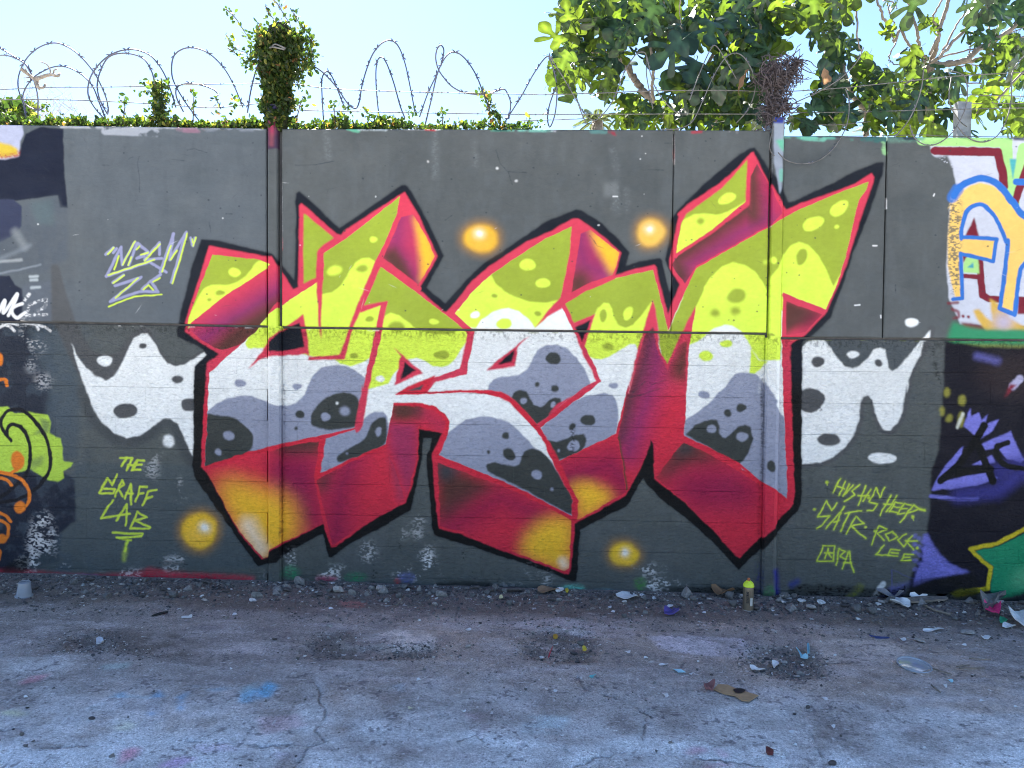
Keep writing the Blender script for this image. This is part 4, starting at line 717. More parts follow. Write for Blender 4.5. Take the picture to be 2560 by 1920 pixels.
# ---------------------------------------------------------------- ground
galbedo, gheight, galpha, ghollow = paint_ground()
img_g = make_image('floor_paint', galbedo, galpha); img_h = make_image('floor_height', np.clip(gheight * 20 + .5, 0, 1))
def ground_h(x, y):
    """height of the yard surface"""
    i = np.clip(((GY1 - np.asarray(y)) * GR).astype(int) if hasattr(y, '__len__') else int((GY1 - y) * GR), 0, GH - 1)
    j = np.clip(((np.asarray(x) - GX0) * GR).astype(int) if hasattr(x, '__len__') else int((x - GX0) * GR), 0, GW - 1)
    a = galpha[i, j]; bank = np.clip((np.asarray(y) + .30) / .3, 0, 1) * .018
    inside = (np.asarray(y) < GY1 + .05) & (np.asarray(y) > GY0)
    return ground_z(np.asarray(x)) + np.where(inside, gheight[i, j] * a + bank, 0)
def make_ground():
    xs = np.concatenate([-np.geomspace(300, 5.6, 26), np.linspace(-5.4, 5.4, 541), np.geomspace(5.6, 300, 26)])
    ys = np.concatenate([-np.geomspace(300, 3.9, 26), np.linspace(-3.7, 0.2, 196), np.geomspace(.5, 300, 22)])
    X, Y = np.meshgrid(xs, ys); Z = ground_h(X.ravel(), Y.ravel())
    V = np.stack([X.ravel(), Y.ravel(), Z], 1); nx, ny = len(xs), len(ys)
    I = np.arange(nx * ny).reshape(ny, nx); F = np.stack([I[:-1, :-1], I[:-1, 1:], I[1:, 1:], I[1:, :-1]], -1).reshape(-1, 4)
    M = Mat('yard_concrete'); b = M.b; b.inputs['Roughness'].default_value = .85; b.inputs['Specular IOR Level'].default_value = .25
    g = M.new('ShaderNodeNewGeometry'); tex = M.new('ShaderNodeTexImage', image=img_g, extension='CLIP'); uv = M.new('ShaderNodeUVMap', uv_map='UVMap'); M.link(uv.outputs[0], tex.inputs[0])
    n1 = M.new('ShaderNodeTexNoise'); n1.inputs['Scale'].default_value = 90; n1.inputs['Detail'].default_value = 6; n1.inputs['Roughness'].default_value = .7
    n2 = M.new('ShaderNodeTexNoise'); n2.inputs['Scale'].default_value = .6; n2.inputs['Detail'].default_value = 7
    vo = M.new('ShaderNodeTexVoronoi'); vo.inputs['Scale'].default_value = 75
    for k in (n1, n2, vo): M.link(g.outputs['Position'], k.inputs['Vector'])
    cr = M.new('ShaderNodeValToRGB'); cr.color_ramp.elements[0].color = (.50, .47, .42, 1); cr.color_ramp.elements[1].color = (.36, .335, .30, 1); cr.color_ramp.elements[0].position = .35; cr.color_ramp.elements[1].position = .65
    M.link(n2.outputs['Fac'], cr.inputs[0])
    mx = M.new('ShaderNodeMix', data_type='RGBA'); M.link(tex.outputs['Alpha'], mx.inputs['Factor']); M.link(cr.outputs[0], mx.inputs['A']); M.link(tex.outputs['Color'], mx.inputs['B'])
    mr = M.new('ShaderNodeMapRange'); mr.inputs['From Min'].default_value = .3; mr.inputs['From Max'].default_value = .7; mr.inputs['To Min'].default_value = .6; mr.inputs['To Max'].default_value = 1.4
    M.link(n1.outputs['Fac'], mr.inputs['Value'])
    n3 = M.new('ShaderNodeTexNoise'); n3.inputs['Scale'].default_value = 260; n3.inputs['Detail'].default_value = 3; M.link(g.outputs['Position'], n3.inputs['Vector'])
    m3 = M.new('ShaderNodeMapRange'); m3.inputs['From Min'].default_value = .32; m3.inputs['From Max'].default_value = .68; m3.inputs['To Min'].default_value = .55; m3.inputs['To Max'].default_value = 1.45; M.link(n3.outputs['Fac'], m3.inputs['Value'])
    v3 = M.new('ShaderNodeTexVoronoi'); v3.inputs['Scale'].default_value = 48; M.link(g.outputs['Position'], v3.inputs['Vector'])
    p3 = M.new('ShaderNodeMapRange'); p3.inputs['From Min'].default_value = .10; p3.inputs['From Max'].default_value = .22; p3.inputs['To Min'].default_value = .45; p3.inputs['To Max'].default_value = 1.0; M.link(v3.outputs['Distance'], p3.inputs['Value'])
    q3 = M.new('ShaderNodeMath', operation='MULTIPLY'); M.link(m3.outputs[0], q3.inputs[0]); M.link(p3.outputs[0], q3.inputs[1]); q4 = M.new('ShaderNodeMath', operation='MULTIPLY'); M.link(q3.outputs[0], q4.inputs[0]); M.link(mr.outputs[0], q4.inputs[1]); mr = q4
    mul = M.new('ShaderNodeVectorMath', operation='MULTIPLY'); M.link(mx.outputs['Result'], mul.inputs[0]); M.link(mr.outputs[0], mul.inputs[1]); M.link(mul.outputs[0], b.inputs['Base Color'])
    th = M.new('ShaderNodeTexImage', image=img_h, extension='EXTEND'); M.link(uv.outputs[0], th.inputs[0])
    b1 = M.new('ShaderNodeBump'); b1.inputs['Distance'].default_value = .05; b1.inputs['Strength'].default_value = .8; M.link(th.outputs['Color'], b1.inputs['Height'])
    b2 = M.new('ShaderNodeBump'); b2.inputs['Distance'].default_value = .004; b2.inputs['Strength'].default_value = .8; M.link(n1.outputs['Fac'], b2.inputs['Height']); M.link(b1.outputs[0], b2.inputs['Normal'])
    b3 = M.new('ShaderNodeBump', invert=True); b3.inputs['Distance'].default_value = .004; b3.inputs['Strength'].default_value = .5; M.link(vo.outputs['Distance'], b3.inputs['Height']); M.link(b2.outputs[0], b3.inputs['Normal'])
    M.link(b3.outputs[0], b.inputs['Normal'])
    me = mesh('ground', V, F.tolist(), M.m, True, uvf=lambda v: np.stack([(v[:, 0] - GX0) / (GX1 - GX0), (v[:, 1] - GY0) / (GY1 - GY0)], 1))
    tag(obj('ground', me), 'cracked grey concrete yard floor with faded spray paint and grit', kind='structure')
make_ground()

# ---------------------------------------------------------------- the wall: panels, blocks, posts
walbedo = paint_wall(); img_w = make_image('wall_paint', walbedo)
def wuv(v): return np.stack([(v[:, 0] - WX0) / (WX1 - WX0), (v[:, 2] - WZ0) / (WZ1 - WZ0)], 1)
def wallmat(name, kind):
    M = Mat(name); b = M.b; b.inputs['Specular IOR Level'].default_value = .2
    tex = M.new('ShaderNodeTexImage', image=img_w, extension='EXTEND'); tex.interpolation = 'Cubic'
    uv = M.new('ShaderNodeUVMap', uv_map='UVMap'); M.link(uv.outputs[0], tex.inputs[0])
    g = M.new('ShaderNodeNewGeometry'); mp = M.new('ShaderNodeMapping'); mp.inputs['Scale'].default_value = (1, 1, 1.7); M.link(g.outputs['Position'], mp.inputs[0])
    n1 = M.new('ShaderNodeTexNoise'); n1.inputs['Detail'].default_value = 6; n1.inputs['Roughness'].default_value = .62; n1.inputs['Scale'].default_value = 38 if kind == 'low' else 24; n1.inputs['Distortion'].default_value = .6
    n2 = M.new('ShaderNodeTexNoise'); n2.inputs['Scale'].default_value = 5; n2.inputs['Detail'].default_value = 4
    vo = M.new('ShaderNodeTexVoronoi'); vo.inputs['Scale'].default_value = 55
    for k in (n1, n2, vo): M.link(mp.outputs[0], k.inputs['Vector'])
    mr = M.new('ShaderNodeMapRange'); mr.inputs['From Min'].default_value = .3; mr.inputs['From Max'].default_value = .7
    a = .11 if kind == 'low' else .05
    mr.inputs['To Min'].default_value = 1 - a; mr.inputs['To Max'].default_value = 1 + a; M.link(n1.outputs['Fac'], mr.inputs['Value'])
    mul = M.new('ShaderNodeVectorMath', operation='MULTIPLY'); M.link(tex.outputs['Color'], mul.inputs[0]); M.link(mr.outputs[0], mul.inputs[1]); M.link(mul.outputs[0], b.inputs['Base Color'])
    rr = M.new('ShaderNodeMapRange'); rr.inputs['From Min'].default_value = .3; rr.inputs['From Max'].default_value = .7; rr.inputs['To Min'].default_value = .5; rr.inputs['To Max'].default_value = .78; M.link(n2.outputs['Fac'], rr.inputs['Value']); M.link(rr.outputs[0], b.inputs['Roughness'])
    b1 = M.new('ShaderNodeBump'); b1.inputs['Distance'].default_value = .017 if kind == 'low' else .004; b1.inputs['Strength'].default_value = 1.0 if kind == 'low' else .5; M.link(n1.outputs['Fac'], b1.inputs['Height'])
    b2 = M.new('ShaderNodeBump'); b2.inputs['Distance'].default_value = .02; b2.inputs['Strength'].default_value = .35; M.link(n2.outputs['Fac'], b2.inputs['Height']); M.link(b1.outputs[0], b2.inputs['Normal'])
    M.link(b2.outputs[0], b.inputs['Normal']); return M.m
M_UP, M_LOW, M_POST = wallmat('painted_board', 'up'), wallmat('painted_rough_block', 'low'), wallmat('painted_post', 'up')
def piece(name, x0, x1, zb, zt, y, depth, ch, mat, parent, step=.05, jit=.0015, seed=0, share_jit=True):
    """a slab with chamfered, slightly uneven front edges; zb, zt are functions of x"""
    r = random.Random(seed); n = max(2, int((x1 - x0) / step)); m = max(2, int((zt(x0) - zb(x0)) / step))
    ring = []
    for i in range(n): t = i / n; x = x0 + (x1 - x0) * t; ring.append((x, zb(x), 0, 1))
    for i in range(m): t = i / m; ring.append((x1, zb(x1) + (zt(x1) - zb(x1)) * t, -1, 0))
    for i in range(n): t = i / n; x = x1 + (x0 - x1) * t; ring.append((x, zt(x), 0, -1))
    for i in range(m): t = i / m; ring.append((x0, zt(x0) + (zb(x0) - zt(x0)) * t, 1, 0))
    N_ = len(ring); v = []
    cx, cz = (x0 + x1) / 2, (zb(x0) + zt(x0)) / 2
    for lvl in range(3):
        for (x, z, dx, dz) in ring:
            if lvl == 0:
                j = abs(r.gauss(0, jit)) + ch
                sx = 1 if x < cx else -1; sz = 1 if z < cz else -1
                corner = (abs(x - x0) < 1e-6 or abs(x - x1) < 1e-6) and (dx == 0)
                v.append((x + (dx * j if not corner else sx * j), y, z + (dz * j if not (dx != 0 and False) else 0) + (sz * j if (dx != 0 and (abs(z - zb(x)) < 1e-6 or abs(z - zt(x)) < 1e-6)) else 0)))
            elif lvl == 1: v.append((x, y + ch * 1.2 + .001, z))
            else: v.append((x, y + depth, z))
    f = [tuple(range(N_))]
    for l in (0, 1):
        for k in range(N_): f.append((l * N_ + (k + 1) % N_, l * N_ + k, (l + 1) * N_ + k, (l + 1) * N_ + (k + 1) % N_))
    f.append(tuple(2 * N_ + k for k in range(N_ - 1, -1, -1)))
    me = mesh(name, v, f, mat, uvf=wuv); return obj(name, me, parent)
def W1(px, py=500): return float(on_wall([(px, py)])[0, 0])
wall = thing('graffiti_wall', (0, 0, 0), 'long grey yard wall of smooth upper boards over rough blocks, painted with a huge lime, white and red graffiti piece', 'wall')
def lerpf(xa, za, xb, zb): return lambda x: za + (zb - za) * (x - xa) / (xb - xa)
topf = [lerpf(-3.66, 3.076, -1.82, 3.047), lerpf(-1.74, 3.046, 1.51, 3.031), lerpf(1.6, 2.994, 3.17, 2.979)]
jf = [lerpf(-3.68, 1.748, -1.82, 1.729), lerpf(-1.74, 1.724, 1.483, 1.703), lerpf(1.615, 1.674, 3.2, 1.671)]
xs_ = [(-5.4, -4.62, 0), (-4.61, W1(668), 0), (W1(706), W1(1681, 450), 1), (W1(1681, 450) + .006, W1(1921), 1), (W1(1955), W1(2211), 2), (W1(2211) + .008, 5.4, 2)]
for i, (a, b_, k) in enumerate(xs_):
    piece('panel', a, b_, jf[k], topf[k], (-.012, -.016, -.014, -.0115, -.012, -.013)[i], .11, .004, M_UP, wall, .045, .0026, 50 + i)
low_top = lambda x: (jf[0](x) if x < -1.78 else jf[1](x) if x < 1.56 else jf[2](x)) - .015
PL, PR = (W1(674, 1200), W1(706, 1200)), (W1(1906, 1200), W1(1937, 1200))
for row in range(9):
    CH = .2105; x = -5.4 + (0 if row % 2 else -.21); k = 0
    while x < 5.4:
        a, b_ = max(x, -5.4), min(x + .42, 5.4); x += .42; k += 1
        if b_ - a < .03: continue
        segs = [(a, b_)]
        for (p, q) in (PL, PR):
            ns = []
            for (s0, s1) in segs:
                if s1 <= p or s0 >= q: ns.append((s0, s1)); continue
                if p - s0 > .02: ns.append((s0, p))
                if s1 - q > .02: ns.append((q, s1))
            segs = ns
        for (s0, s1) in segs:
            zt = lambda X, row=row: low_top(X) - row * CH - (0.0 if row else 0.0)
            zb = lambda X, row=row: low_top(X) - (row + 1) * CH
            piece('block', s0 + .0001, s1 - .0001, lambda X: zb(X) + .0006, lambda X: zt(X) - .0006, .004 + U(-.0003, .0003), .10, .0005, M_LOW, wall, .09 if row else .025, .0003 if row else .0028, row * 100 + k)
# solid mortar core behind the pieces closes every joint
core = MB(); v = []
for x in (-5.4, -1.78, 1.56, 5.4): pass
def prism(x0, x1, y0, y1, z0a, z0b, z1a, z1b):
    return [(x0, y0, z0a), (x1, y0, z0b), (x1, y1, z0b), (x0, y1, z0a), (x0, y0, z1a), (x1, y0, z1b), (x1, y1, z1b), (x0, y1, z1a)], [(3, 2, 1, 0), (4, 5, 6, 7), (0, 1, 5, 4), (1, 2, 6, 5), (2, 3, 7, 6), (3, 0, 4, 7)]
for (a, b_, k) in ((-5.4, -1.79, 0), (-1.788, 1.55, 1), (1.552, 5.4, 2)):
    core.add(*prism(a, b_, .022, .17, -.35, -.35, topf[k](a) - .012, topf[k](b_) - .012))
core.build('mortar_core', simple('mortar', (.08, .08, .085), .9, bump=.5), wall)
# posts
def post(xa, xb, zt, y0, y1, mat, seed):
    def f0(x): return -.3
    o = piece('post', xa, xb, f0, lambda x: zt, y0, y1 - y0, .006, mat, wall, .12, .0012, seed); return o
post(W1(673, 600), W1(697, 600), float(on_wall([(680, 262)])[0, 2]), -.034, .15, M_POST, 301)
post(W1(1929, 400) - .004, W1(1953, 600), float(on_wall([(1940, 296)])[0, 2]), -.034, .15, M_POST, 302)
# wider concrete pilasters carry the posts below the long joint
for (p, q), s, zt in ((PL, 5, 1.722), (PR, 6, 1.668)):
    piece('pilaster', p + .001, q - .001, lambda x: -.3, lambda x, zt=zt: zt, -.0355, .13, .010, M_LOW, wall, .1, .002, 400 + s)
# ---------------------------------------------------------------- things lying on the floor
def gpt(px, py):
    q = on_ground([(px, py)])[0]; return float(q[0]), float(q[1])
def gz(x, y): return float(ground_h(x, y))
ICO = None
def zone(px, py):
    col = ('at the far left', 'left of centre', 'in the middle', 'right of centre', 'at the far right')[int(min(max(px, 0), 2559) // 512)]
    return col, ('at the wall foot' if py < 1560 else 'on the bare floor' if py < 1740 else 'near the bottom edge')
def ico():
    t = (1 + 5 ** .5) / 2
    v = np.array([(-1, t, 0), (1, t, 0), (-1, -t, 0), (1, -t, 0), (0, -1, t), (0, 1, t), (0, -1, -t), (0, 1, -t), (t, 0, -1), (t, 0, 1), (-t, 0, -1), (-t, 0, 1)], float)
    v /= np.linalg.norm(v[0])
    f = [(0, 11, 5), (0, 5, 1), (0, 1, 7), (0, 7, 10), (0, 10, 11), (1, 5, 9), (5, 11, 4), (11, 10, 2), (10, 7, 6), (7, 1, 8), (3, 9, 4), (3, 4, 2), (3, 2, 6), (3, 6, 8), (3, 8, 9), (4, 9, 5), (2, 4, 11), (6, 2, 10), (8, 6, 7), (9, 8, 1)]
    return v, f
IV, IF = ico()
M_STONE = simple('stone', (.3, .3, .3), .85, var=.3, scale=60, bump=.6, attr='tint')
rs = np.random.RandomState(5)
def stonecol(n):
    k = rs.rand(n, 1); base = np.where(k < .5, np.array([[.14, .13, .125]]), np.where(k < .74, np.array([[.24, .215, .19]]), np.where(k < .96, np.array([[.07, .066, .068]]), np.array([[.52, .52, .50]]))))
    return base * (0.7 + .6 * rs.rand(n, 1)) * np.array([[1, 1, 1]])
def stuff_stones(name, label, cat, P, S, colr, flat=.6):
    """thousands of small faceted stones in one mesh: P (n,2), S (n,) size in metres"""
    n = len(P); V = IV[None] * (0.75 + .5 * rs.rand(n, 12, 1))
    sc3 = np.stack([0.6 + .8 * rs.rand(n), 0.6 + .6 * rs.rand(n), flat * (.5 + .8 * rs.rand(n))], 1)
    V = V * sc3[:, None, :] * (S / 2)[:, None, None]
    a = rs.rand(n) * 6.28; c, s = np.cos(a)[:, None], np.sin(a)[:, None]
    X = V[:, :, 0] * c - V[:, :, 1] * s + P[:, None, 0]; Y = V[:, :, 0] * s + V[:, :, 1] * c + P[:, None, 1]
    b = (rs.rand(n) - .5)[:, None]; Z = V[:, :, 2] + V[:, :, 0] * b * .8 + (ground_h(P[:, 0], P[:, 1]) + S * flat * .18)[:, None]
    VV = np.stack([X, Y, Z], 2).reshape(-1, 3); F = (np.array(IF)[None] + (np.arange(n) * 12)[:, None, None]).reshape(-1, 3)
    me = mesh(name, VV, F.tolist(), M_STONE, col=np.repeat(colr, 12, 0)); return tag(obj(name, me), label, cat, kind='stuff')
def rand_strip(n, pw=2.2, y0=-.03, y1=-.75):
    x = rs.uniform(-5.2, 5.2, n); y = y0 + (y1 - y0) * rs.rand(n) ** pw; return np.stack([x, y], 1)
Pn = np.concatenate([rand_strip(15000, 1.9), rand_strip(2600, 1.6, -.03, -.42)]); Sn = np.concatenate([np.clip(rs.lognormal(-4.8, .50, 15000), .003, .024), np.clip(rs.lognormal(-3.95, .32, 2600), .012, .034)])
ok = rs.rand(len(Pn)) < np.clip(.45 + .6 * noise(64, 64, 9, 77, 3)[np.clip(((Pn[:, 1] + .8) * 60).astype(int), 0, 63), np.clip(((Pn[:, 0] + 5.4) * 5.9).astype(int), 0, 63)] + (Pn[:, 1] > -.3) * .4, 0, 1)
Pn, Sn = Pn[ok], Sn[ok]
stuff_stones('gravel', 'grey gravel and grit drifted along the foot of the wall', 'gravel', Pn, Sn, stonecol(len(Pn)))
# grit in the hollows and thinly over the slab
q = rs.uniform(0, 1, (26000, 2)) * [9.6, 3.1] + [-4.8, -3.2]
hv = ghollow[np.clip(((GY1 - q[:, 1]) * GR).astype(int), 0, GH - 1), np.clip(((q[:, 0] - GX0) * GR).astype(int), 0, GW - 1)]
qn = noise(64, 192, 8, 78, 3)[np.clip(((q[:, 1] + 3.3) * 19).astype(int), 0, 63), np.clip(((q[:, 0] + 4.9) * 19).astype(int), 0, 191)]; qh = q[rs.rand(len(q)) < hv * 1.0 + .03 + .22 * np.clip((qn - .55) * 5, 0, 1)]
qh2 = []
for t, n in (('O 1970,700 2212,690 P 400,700 560,760 660,880 650,960 300,985 150,915 20,870', 1500), ('O 180,590 400,550 790,580 830,720 770,830 400,840 200,770', 900), ('N 400,770 550,600 760,580 800,690 700,790', 500), ('N 1000,680 1480,690 1540,690 1520,780 1100,790', 650), ('M 410,730 560,590 800,590 1100,690 1500,780 1000,760 760,730', 900)):
    c = on_ground(PX(t))[:, :2]; lo, hi = c.min(0), c.max(0); ps = rs.rand(n * 3, 2) * (hi - lo) + lo
    ins = np.zeros(len(ps), bool); j = len(c) - 1
    for i in range(len(c)):
        cond = ((c[i, 1] > ps[:, 1]) != (c[j, 1] > ps[:, 1])) & (ps[:, 0] < (c[j, 0] - c[i, 0]) * (ps[:, 1] - c[i, 1]) / (c[j, 1] - c[i, 1] + 1e-12) + c[i, 0]); ins ^= cond; j = i
    qh2.append(ps[ins][:n] + rs.normal(size=(len(ps[ins][:n]), 2)) * [.07, .05])
qh = np.concatenate([qh] + qh2)
Sg = np.clip(rs.lognormal(-5.1, .45, len(qh)), .0025, .022)
cg = stonecol(len(qh)); wh = rs.rand(len(qh)) < .06; cg[wh] = .6
stuff_stones('grit', 'loose dark grit scattered over the yard floor and filling its hollows', 'grit', qh, Sg, cg, .55)

def stone_mesh(name, seed, rough_=.22, sub=1):
    bm = bmesh.new(); bmesh.ops.create_icosphere(bm, subdivisions=2, radius=.56); r = random.Random(seed)
    pl = [(Vector((r.gauss(0, 1), r.gauss(0, 1), r.gauss(0, 1))).normalized(), r.uniform(.22, .40)) for _ in range(11)]
    for v in bm.verts:
        for n_, d in pl:
            k = v.co.dot(n_) - d
            if k > 0: v.co -= n_ * k
        v.co *= 1 + r.uniform(-.03, .03)
    me = bpy.data.meshes.new(name); bm.to_mesh(me); bm.free(); return me
SM = []
for i, c in enumerate(((.21, .20, .19), (.13, .125, .12), (.33, .31, .29), (.09, .08, .078), (.58, .58, .57))):
    m_ = simple('rock_%d' % i, c, .85, var=.35, scale=70, bump=.8)
    for j in range(2):
        s_ = stone_mesh('stone', i * 10 + j); s_.materials.append(m_); SM.append(s_)
def put_stone(px, py, wpx, hpx, k, name='stone', z=0):
    """px, py = foot of the stone in the photograph, wpx/hpx its size there"""
    x, y = gpt(px, py); y = min(y, -.02 - wpx / 900); s = (CAM[1] - y) / -FPX
    o = obj(name, SM[k]); W_ = wpx * s * 1.12; H_ = hpx * s * 1.05
    o.scale = (W_, W_ * U(.6, .9), H_ * 1.1); o.rotation_euler = (U(-.2, .2), U(-.2, .2), U(-.35, .35)); o.location = (x, y, gz(x, y) + H_ * .34 + z); return o
NAMED = [('M 0 0', 0)]
for (t, px, py, w_, h_, k, lab) in (
    ('N', 425, 210, 95, 66, 0, 'flat grey stone against the wall just right of the left pilaster'),
    ('N', 718, 285, 85, 88, 2, 'tall tan stone upright against the wall, left of centre'),
    ('N', 1060, 272, 92, 80, 2, 'pale two-lobed stone at the foot of the black slot in the lettering'),
    ('N', 1352, 280, 55, 62, 0, 'upright grey stone right of the pale two-lobed one'),
    ('N', 1245, 222, 110, 40, 1, 'low brown slab stone tight against the wall'),
    ('N', 1480, 372, 46, 38, 2, 'small square pale stone out in front of the gravel strip'),
    ('N', 2085, 275, 170, 50, 3, 'long dark reddish stone lying against the wall near its middle'),
    ('N', 1945, 275, 75, 72, 1, 'rough grey stone under the dark blue stain at mid wall'),
    ('O', 1512, 325, 108, 88, 0, 'largest grey rock against the wall left of the spray can'),
    ('P', 450, 362, 78, 46, 4, 'bright white chunk on the gravel right of the right pilaster'),
    ('P', 542, 405, 86, 56, 2, 'squarish grey stone beside the bright white chunk'),
    ('P', 378, 415, 110, 50, 0, 'wide flat grey stone in front of the right pilaster'),
    ('P', 1010, 432, 110, 58, 1, 'angular brown rock under the grey scrap on the right'),
    ('P', 532, 492, 40, 22, 4, 'small rounded pale pebble below the squarish stone'),
    ('P', 898, 488, 42, 24, 4, 'small rounded pale pebble in front of the angular brown rock'),
    ('P', 1755, 590, 100, 40, 2, 'flat beige leaf-shaped stone on the right in front of the rubbish'),
    ('P', 1400, 665, 90, 34, 2, 'pale broken stone pair on bare floor at right'),
    ('N', 1735, 712, 48, 30, 2, 'lone rounded tan stone on the bare floor at centre'),
    ('N', 648, 540, 66, 24, 2, 'low triangular pale stone on bare floor left of centre'),
    ('O', 1060, 330, 8, 5, 4, None),
    ('O', 360, 770, 46, 30, 4, 'light round pebble in the left of the central grit patch'),
    ('O', 672, 665, 80, 46, 1, 'grey stone at the top right of the central grit patch'),
    ('O', 610, 735, 60, 34, 3, 'dark stone in the central grit patch beside the yellow shard'),
    ('O', 640, 808, 44, 30, 3, 'black stone at the lower edge of the central grit patch'),
    ('O', 1692, 348, 46, 30, 2, 'cream stone left of the spray can by the leaf heap'),
    ('O', 1820, 415, 50, 28, 0, 'small grey stone immediately left of the spray can'),
    ('P', 690, 1625, 66, 46, 3, 'dark stone in the white paint near the bottom edge'),
    ('P', 500, 1180, 40, 34, 3, 'dark round stone on bare floor left of the paint stain'),
    ('N', 430, 590, 1, 1, 0, None),
    ('N', 640, 615, 34, 34, 2, 'small square stone at the left grit patch corner'),
    ('M', 645, 318, 36, 26, 2, 'pale chip on the floor near the left cup'),
    ('M', 2000, 342, 60, 26, 4, 'smooth white pebble on the floor left of centre under the yellow tip'),
    ('M', 2180, 260, 70, 44, 0, 'grey stone at the foot of the left pilaster'),
    ('M', 1460, 312, 60, 26, 1, 'brown stone below the red spray band'),
    ):
    if not lab: continue
    ox, oy = TILE[t]; o = put_stone(ox + px * S_, oy + py * S_, w_ * S_, h_ * S_, k * 2 + (px % 2), 'stone')
    tag(o, lab, 'stone')
for i in range(215):
    if i < 165: px, py = U(0, 2560), 1452 + .021 * U(0, 2560) + abs(rnd.gauss(0, 18))
    elif i < 187: px, py = U(1860, 2060), U(1630, 1695)
    else: px, py = U(0, 2560), U(1520, 1900)
    if i < 165: py = 1448 + .022 * px + abs(rnd.gauss(0, 20))
    w_ = rnd.choice((10, 11, 12, 14, 16, 19, 24)) * U(.8, 1.1) * (.75 if i > 164 else 1.2)
    kk = rnd.choice((0, 1, 2, 3, 0, 5, 2, 6, 7, 3, 4, 2, 6, 8)); o = put_stone(px, py, w_, w_ * U(.5, .75), kk, 'pebble'); zc, zr = zone(px, py)
    cn = ('mid grey', 'dark grey', 'pale tan', 'blackish', 'white')[kk // 2]; sz = 'tiny' if w_ < 14 else 'small' if w_ < 21 else 'larger'
    tag(o, '%s %s pebble %s, %s' % (sz, cn, zr, zc), 'pebble', '%s %s pebbles %s, %s' % (sz, cn, zr, zc))

# ---- litter
def sheet(name, pts, mat, label, cat, thick=.0015, lift=.004, curl=.01, group=None, seed=0, zoff=0, sm=2):
    """a flat scrap traced in photo pixels, laid on the floor with real thickness and curled corners"""
    q = on_ground(PX(pts) if isinstance(pts, str) else pts)[:, :2]; q[:, 1] = np.minimum(q[:, 1], -.012)
    q = smooth(q, True, sm); n = len(q); c = q.mean(0); r = random.Random(seed + n); base = gz(*c)
    V = []; mid = (q + c) / 2; ph = r.uniform(0, 6.28)
    def hz(p, e): a = math.atan2(p[1] - c[1], p[0] - c[0]); return lift + zoff + curl * e * (.5 + .5 * math.sin(2 * a + ph)) + r.uniform(0, curl * .25)
    topv = [(p[0] - c[0], p[1] - c[1], hz(p, 1)) for p in q] + [(p[0] - c[0], p[1] - c[1], hz(p, .3)) for p in mid] + [(0, 0, lift + zoff)]
    V = topv + [(x, y, z - thick) for x, y, z in topv]; m = 2 * n + 1; F = []
    for k in range(n):
        j = (k + 1) % n; F += [(k, j, n + j, n + k), (n + k, n + j, 2 * n)]; F += [(m + j, m + k, m + n + k, m + n + j), (m + n + j, m + n + k, m + 2 * n), (j, k, m + k, m + j)]
    o = obj(name, mesh(name, V, F, mat), None, (c[0], c[1], base)); return tag(o, label, cat, group)
def plain(name, c, r=.6, **k): return simple(name, c, r, var=.12, scale=40, **k)
WHT, CARD, TEAL, LBLU, REDm, YELm, PURm, GRNm, PINK, BLKm, WOOD, GRYP, DRED = plain('white_plastic', (.72, .73, .74), .45), plain('cardboard', (.42, .27, .15), .85, bump=.3), plain('teal_plastic', (.15, .5, .52), .5), plain('pale_blue_plastic', (.4, .7, .8), .5), plain('red_plastic', (.5, .05, .07), .4), plain('yellow_plastic', (.7, .55, .06), .5), plain('purple_foil', (.10, .08, .30), .35), plain('green_plastic', (.04, .4, .22), .5), plain('pink_foil', (.75, .05, .2), .35), plain('black_rubber', (.02, .02, .022), .6), simple('weathered_wood', (.24, .20, .16), .85, var=.35, scale=30, bump=.5), plain('grey_card', (.20, .20, .22), .8), plain('dark_red_paint', (.12, .03, .03), .6)
sheet('cardboard', 'O 1722,1048 1755,1010 1830,1014 1900,1045 1990,1072 2072,1100 2000,1145 1940,1138 1890,1100 1800,1080', CARD, 'torn strip of brown cardboard with a black blotch lying on the floor', 'cardboard', .004, .009, .003, sm=1)
E_ = sheet('paint_blotch', 'O 1875,1052 1930,1046 1972,1062 1940,1082 1890,1078', BLKm, None, None, .0006, .0, .0)
_c = [o for o in COL.objects if o.name == 'cardboard'][0]
E_.location = E_.location - _c.location + Vector((0, 0, .0118)); E_.parent = _c; E_.name = 'paint_blotch'
sheet('plastic_shard', 'O 945,318 1060,290 1117,318 1112,340 1040,348 985,335', WHT, 'large white plate fragment lying on the gravel at the wall, right of centre', 'plastic scrap', .002, .008, .02)
sheet('paper_scrap', 'O 1395,890 1420,882 1500,915 1440,908', LBLU, 'pale blue wedge-shaped scrap on the bare floor', 'scrap', .001, .003, .01)
sheet('paper_scrap', 'O 735,950 760,932 792,930 765,952', TEAL, 'teal leaf-shaped scrap on the bare floor at centre', 'scrap', .001, .003, .008)
sheet('plastic_scrap', 'M 1435,478 1440,468 1490,460 1500,452 1518,452 1516,474 1490,474', WHT, 'small white key-shaped plastic piece on the floor at left', 'plastic scrap', .002, .004, .004)
sheet('plastic_scrap', 'M 760,640 800,632 820,650 790,680 765,682', plain('milky_plastic', (.5, .53, .58), .35), 'milky crumpled plastic lump in the left grit patch', 'plastic scrap', .006, .014, .016)
sheet('wood_splinter', 'M 1198,456 1260,436 1320,424 1325,434 1270,450 1210,462', BLKm, 'black splinter lying flat on the floor at left', 'splinter', .004, .006, .002)
sheet('crisp_wrapper', 'O 1328,440 1345,428 1395,432 1400,412 1440,425 1445,458 1400,464 1332,464', PURm, 'crumpled purple foil wrapper in front of the gravel strip', 'wrapper', .006, .014, .03)
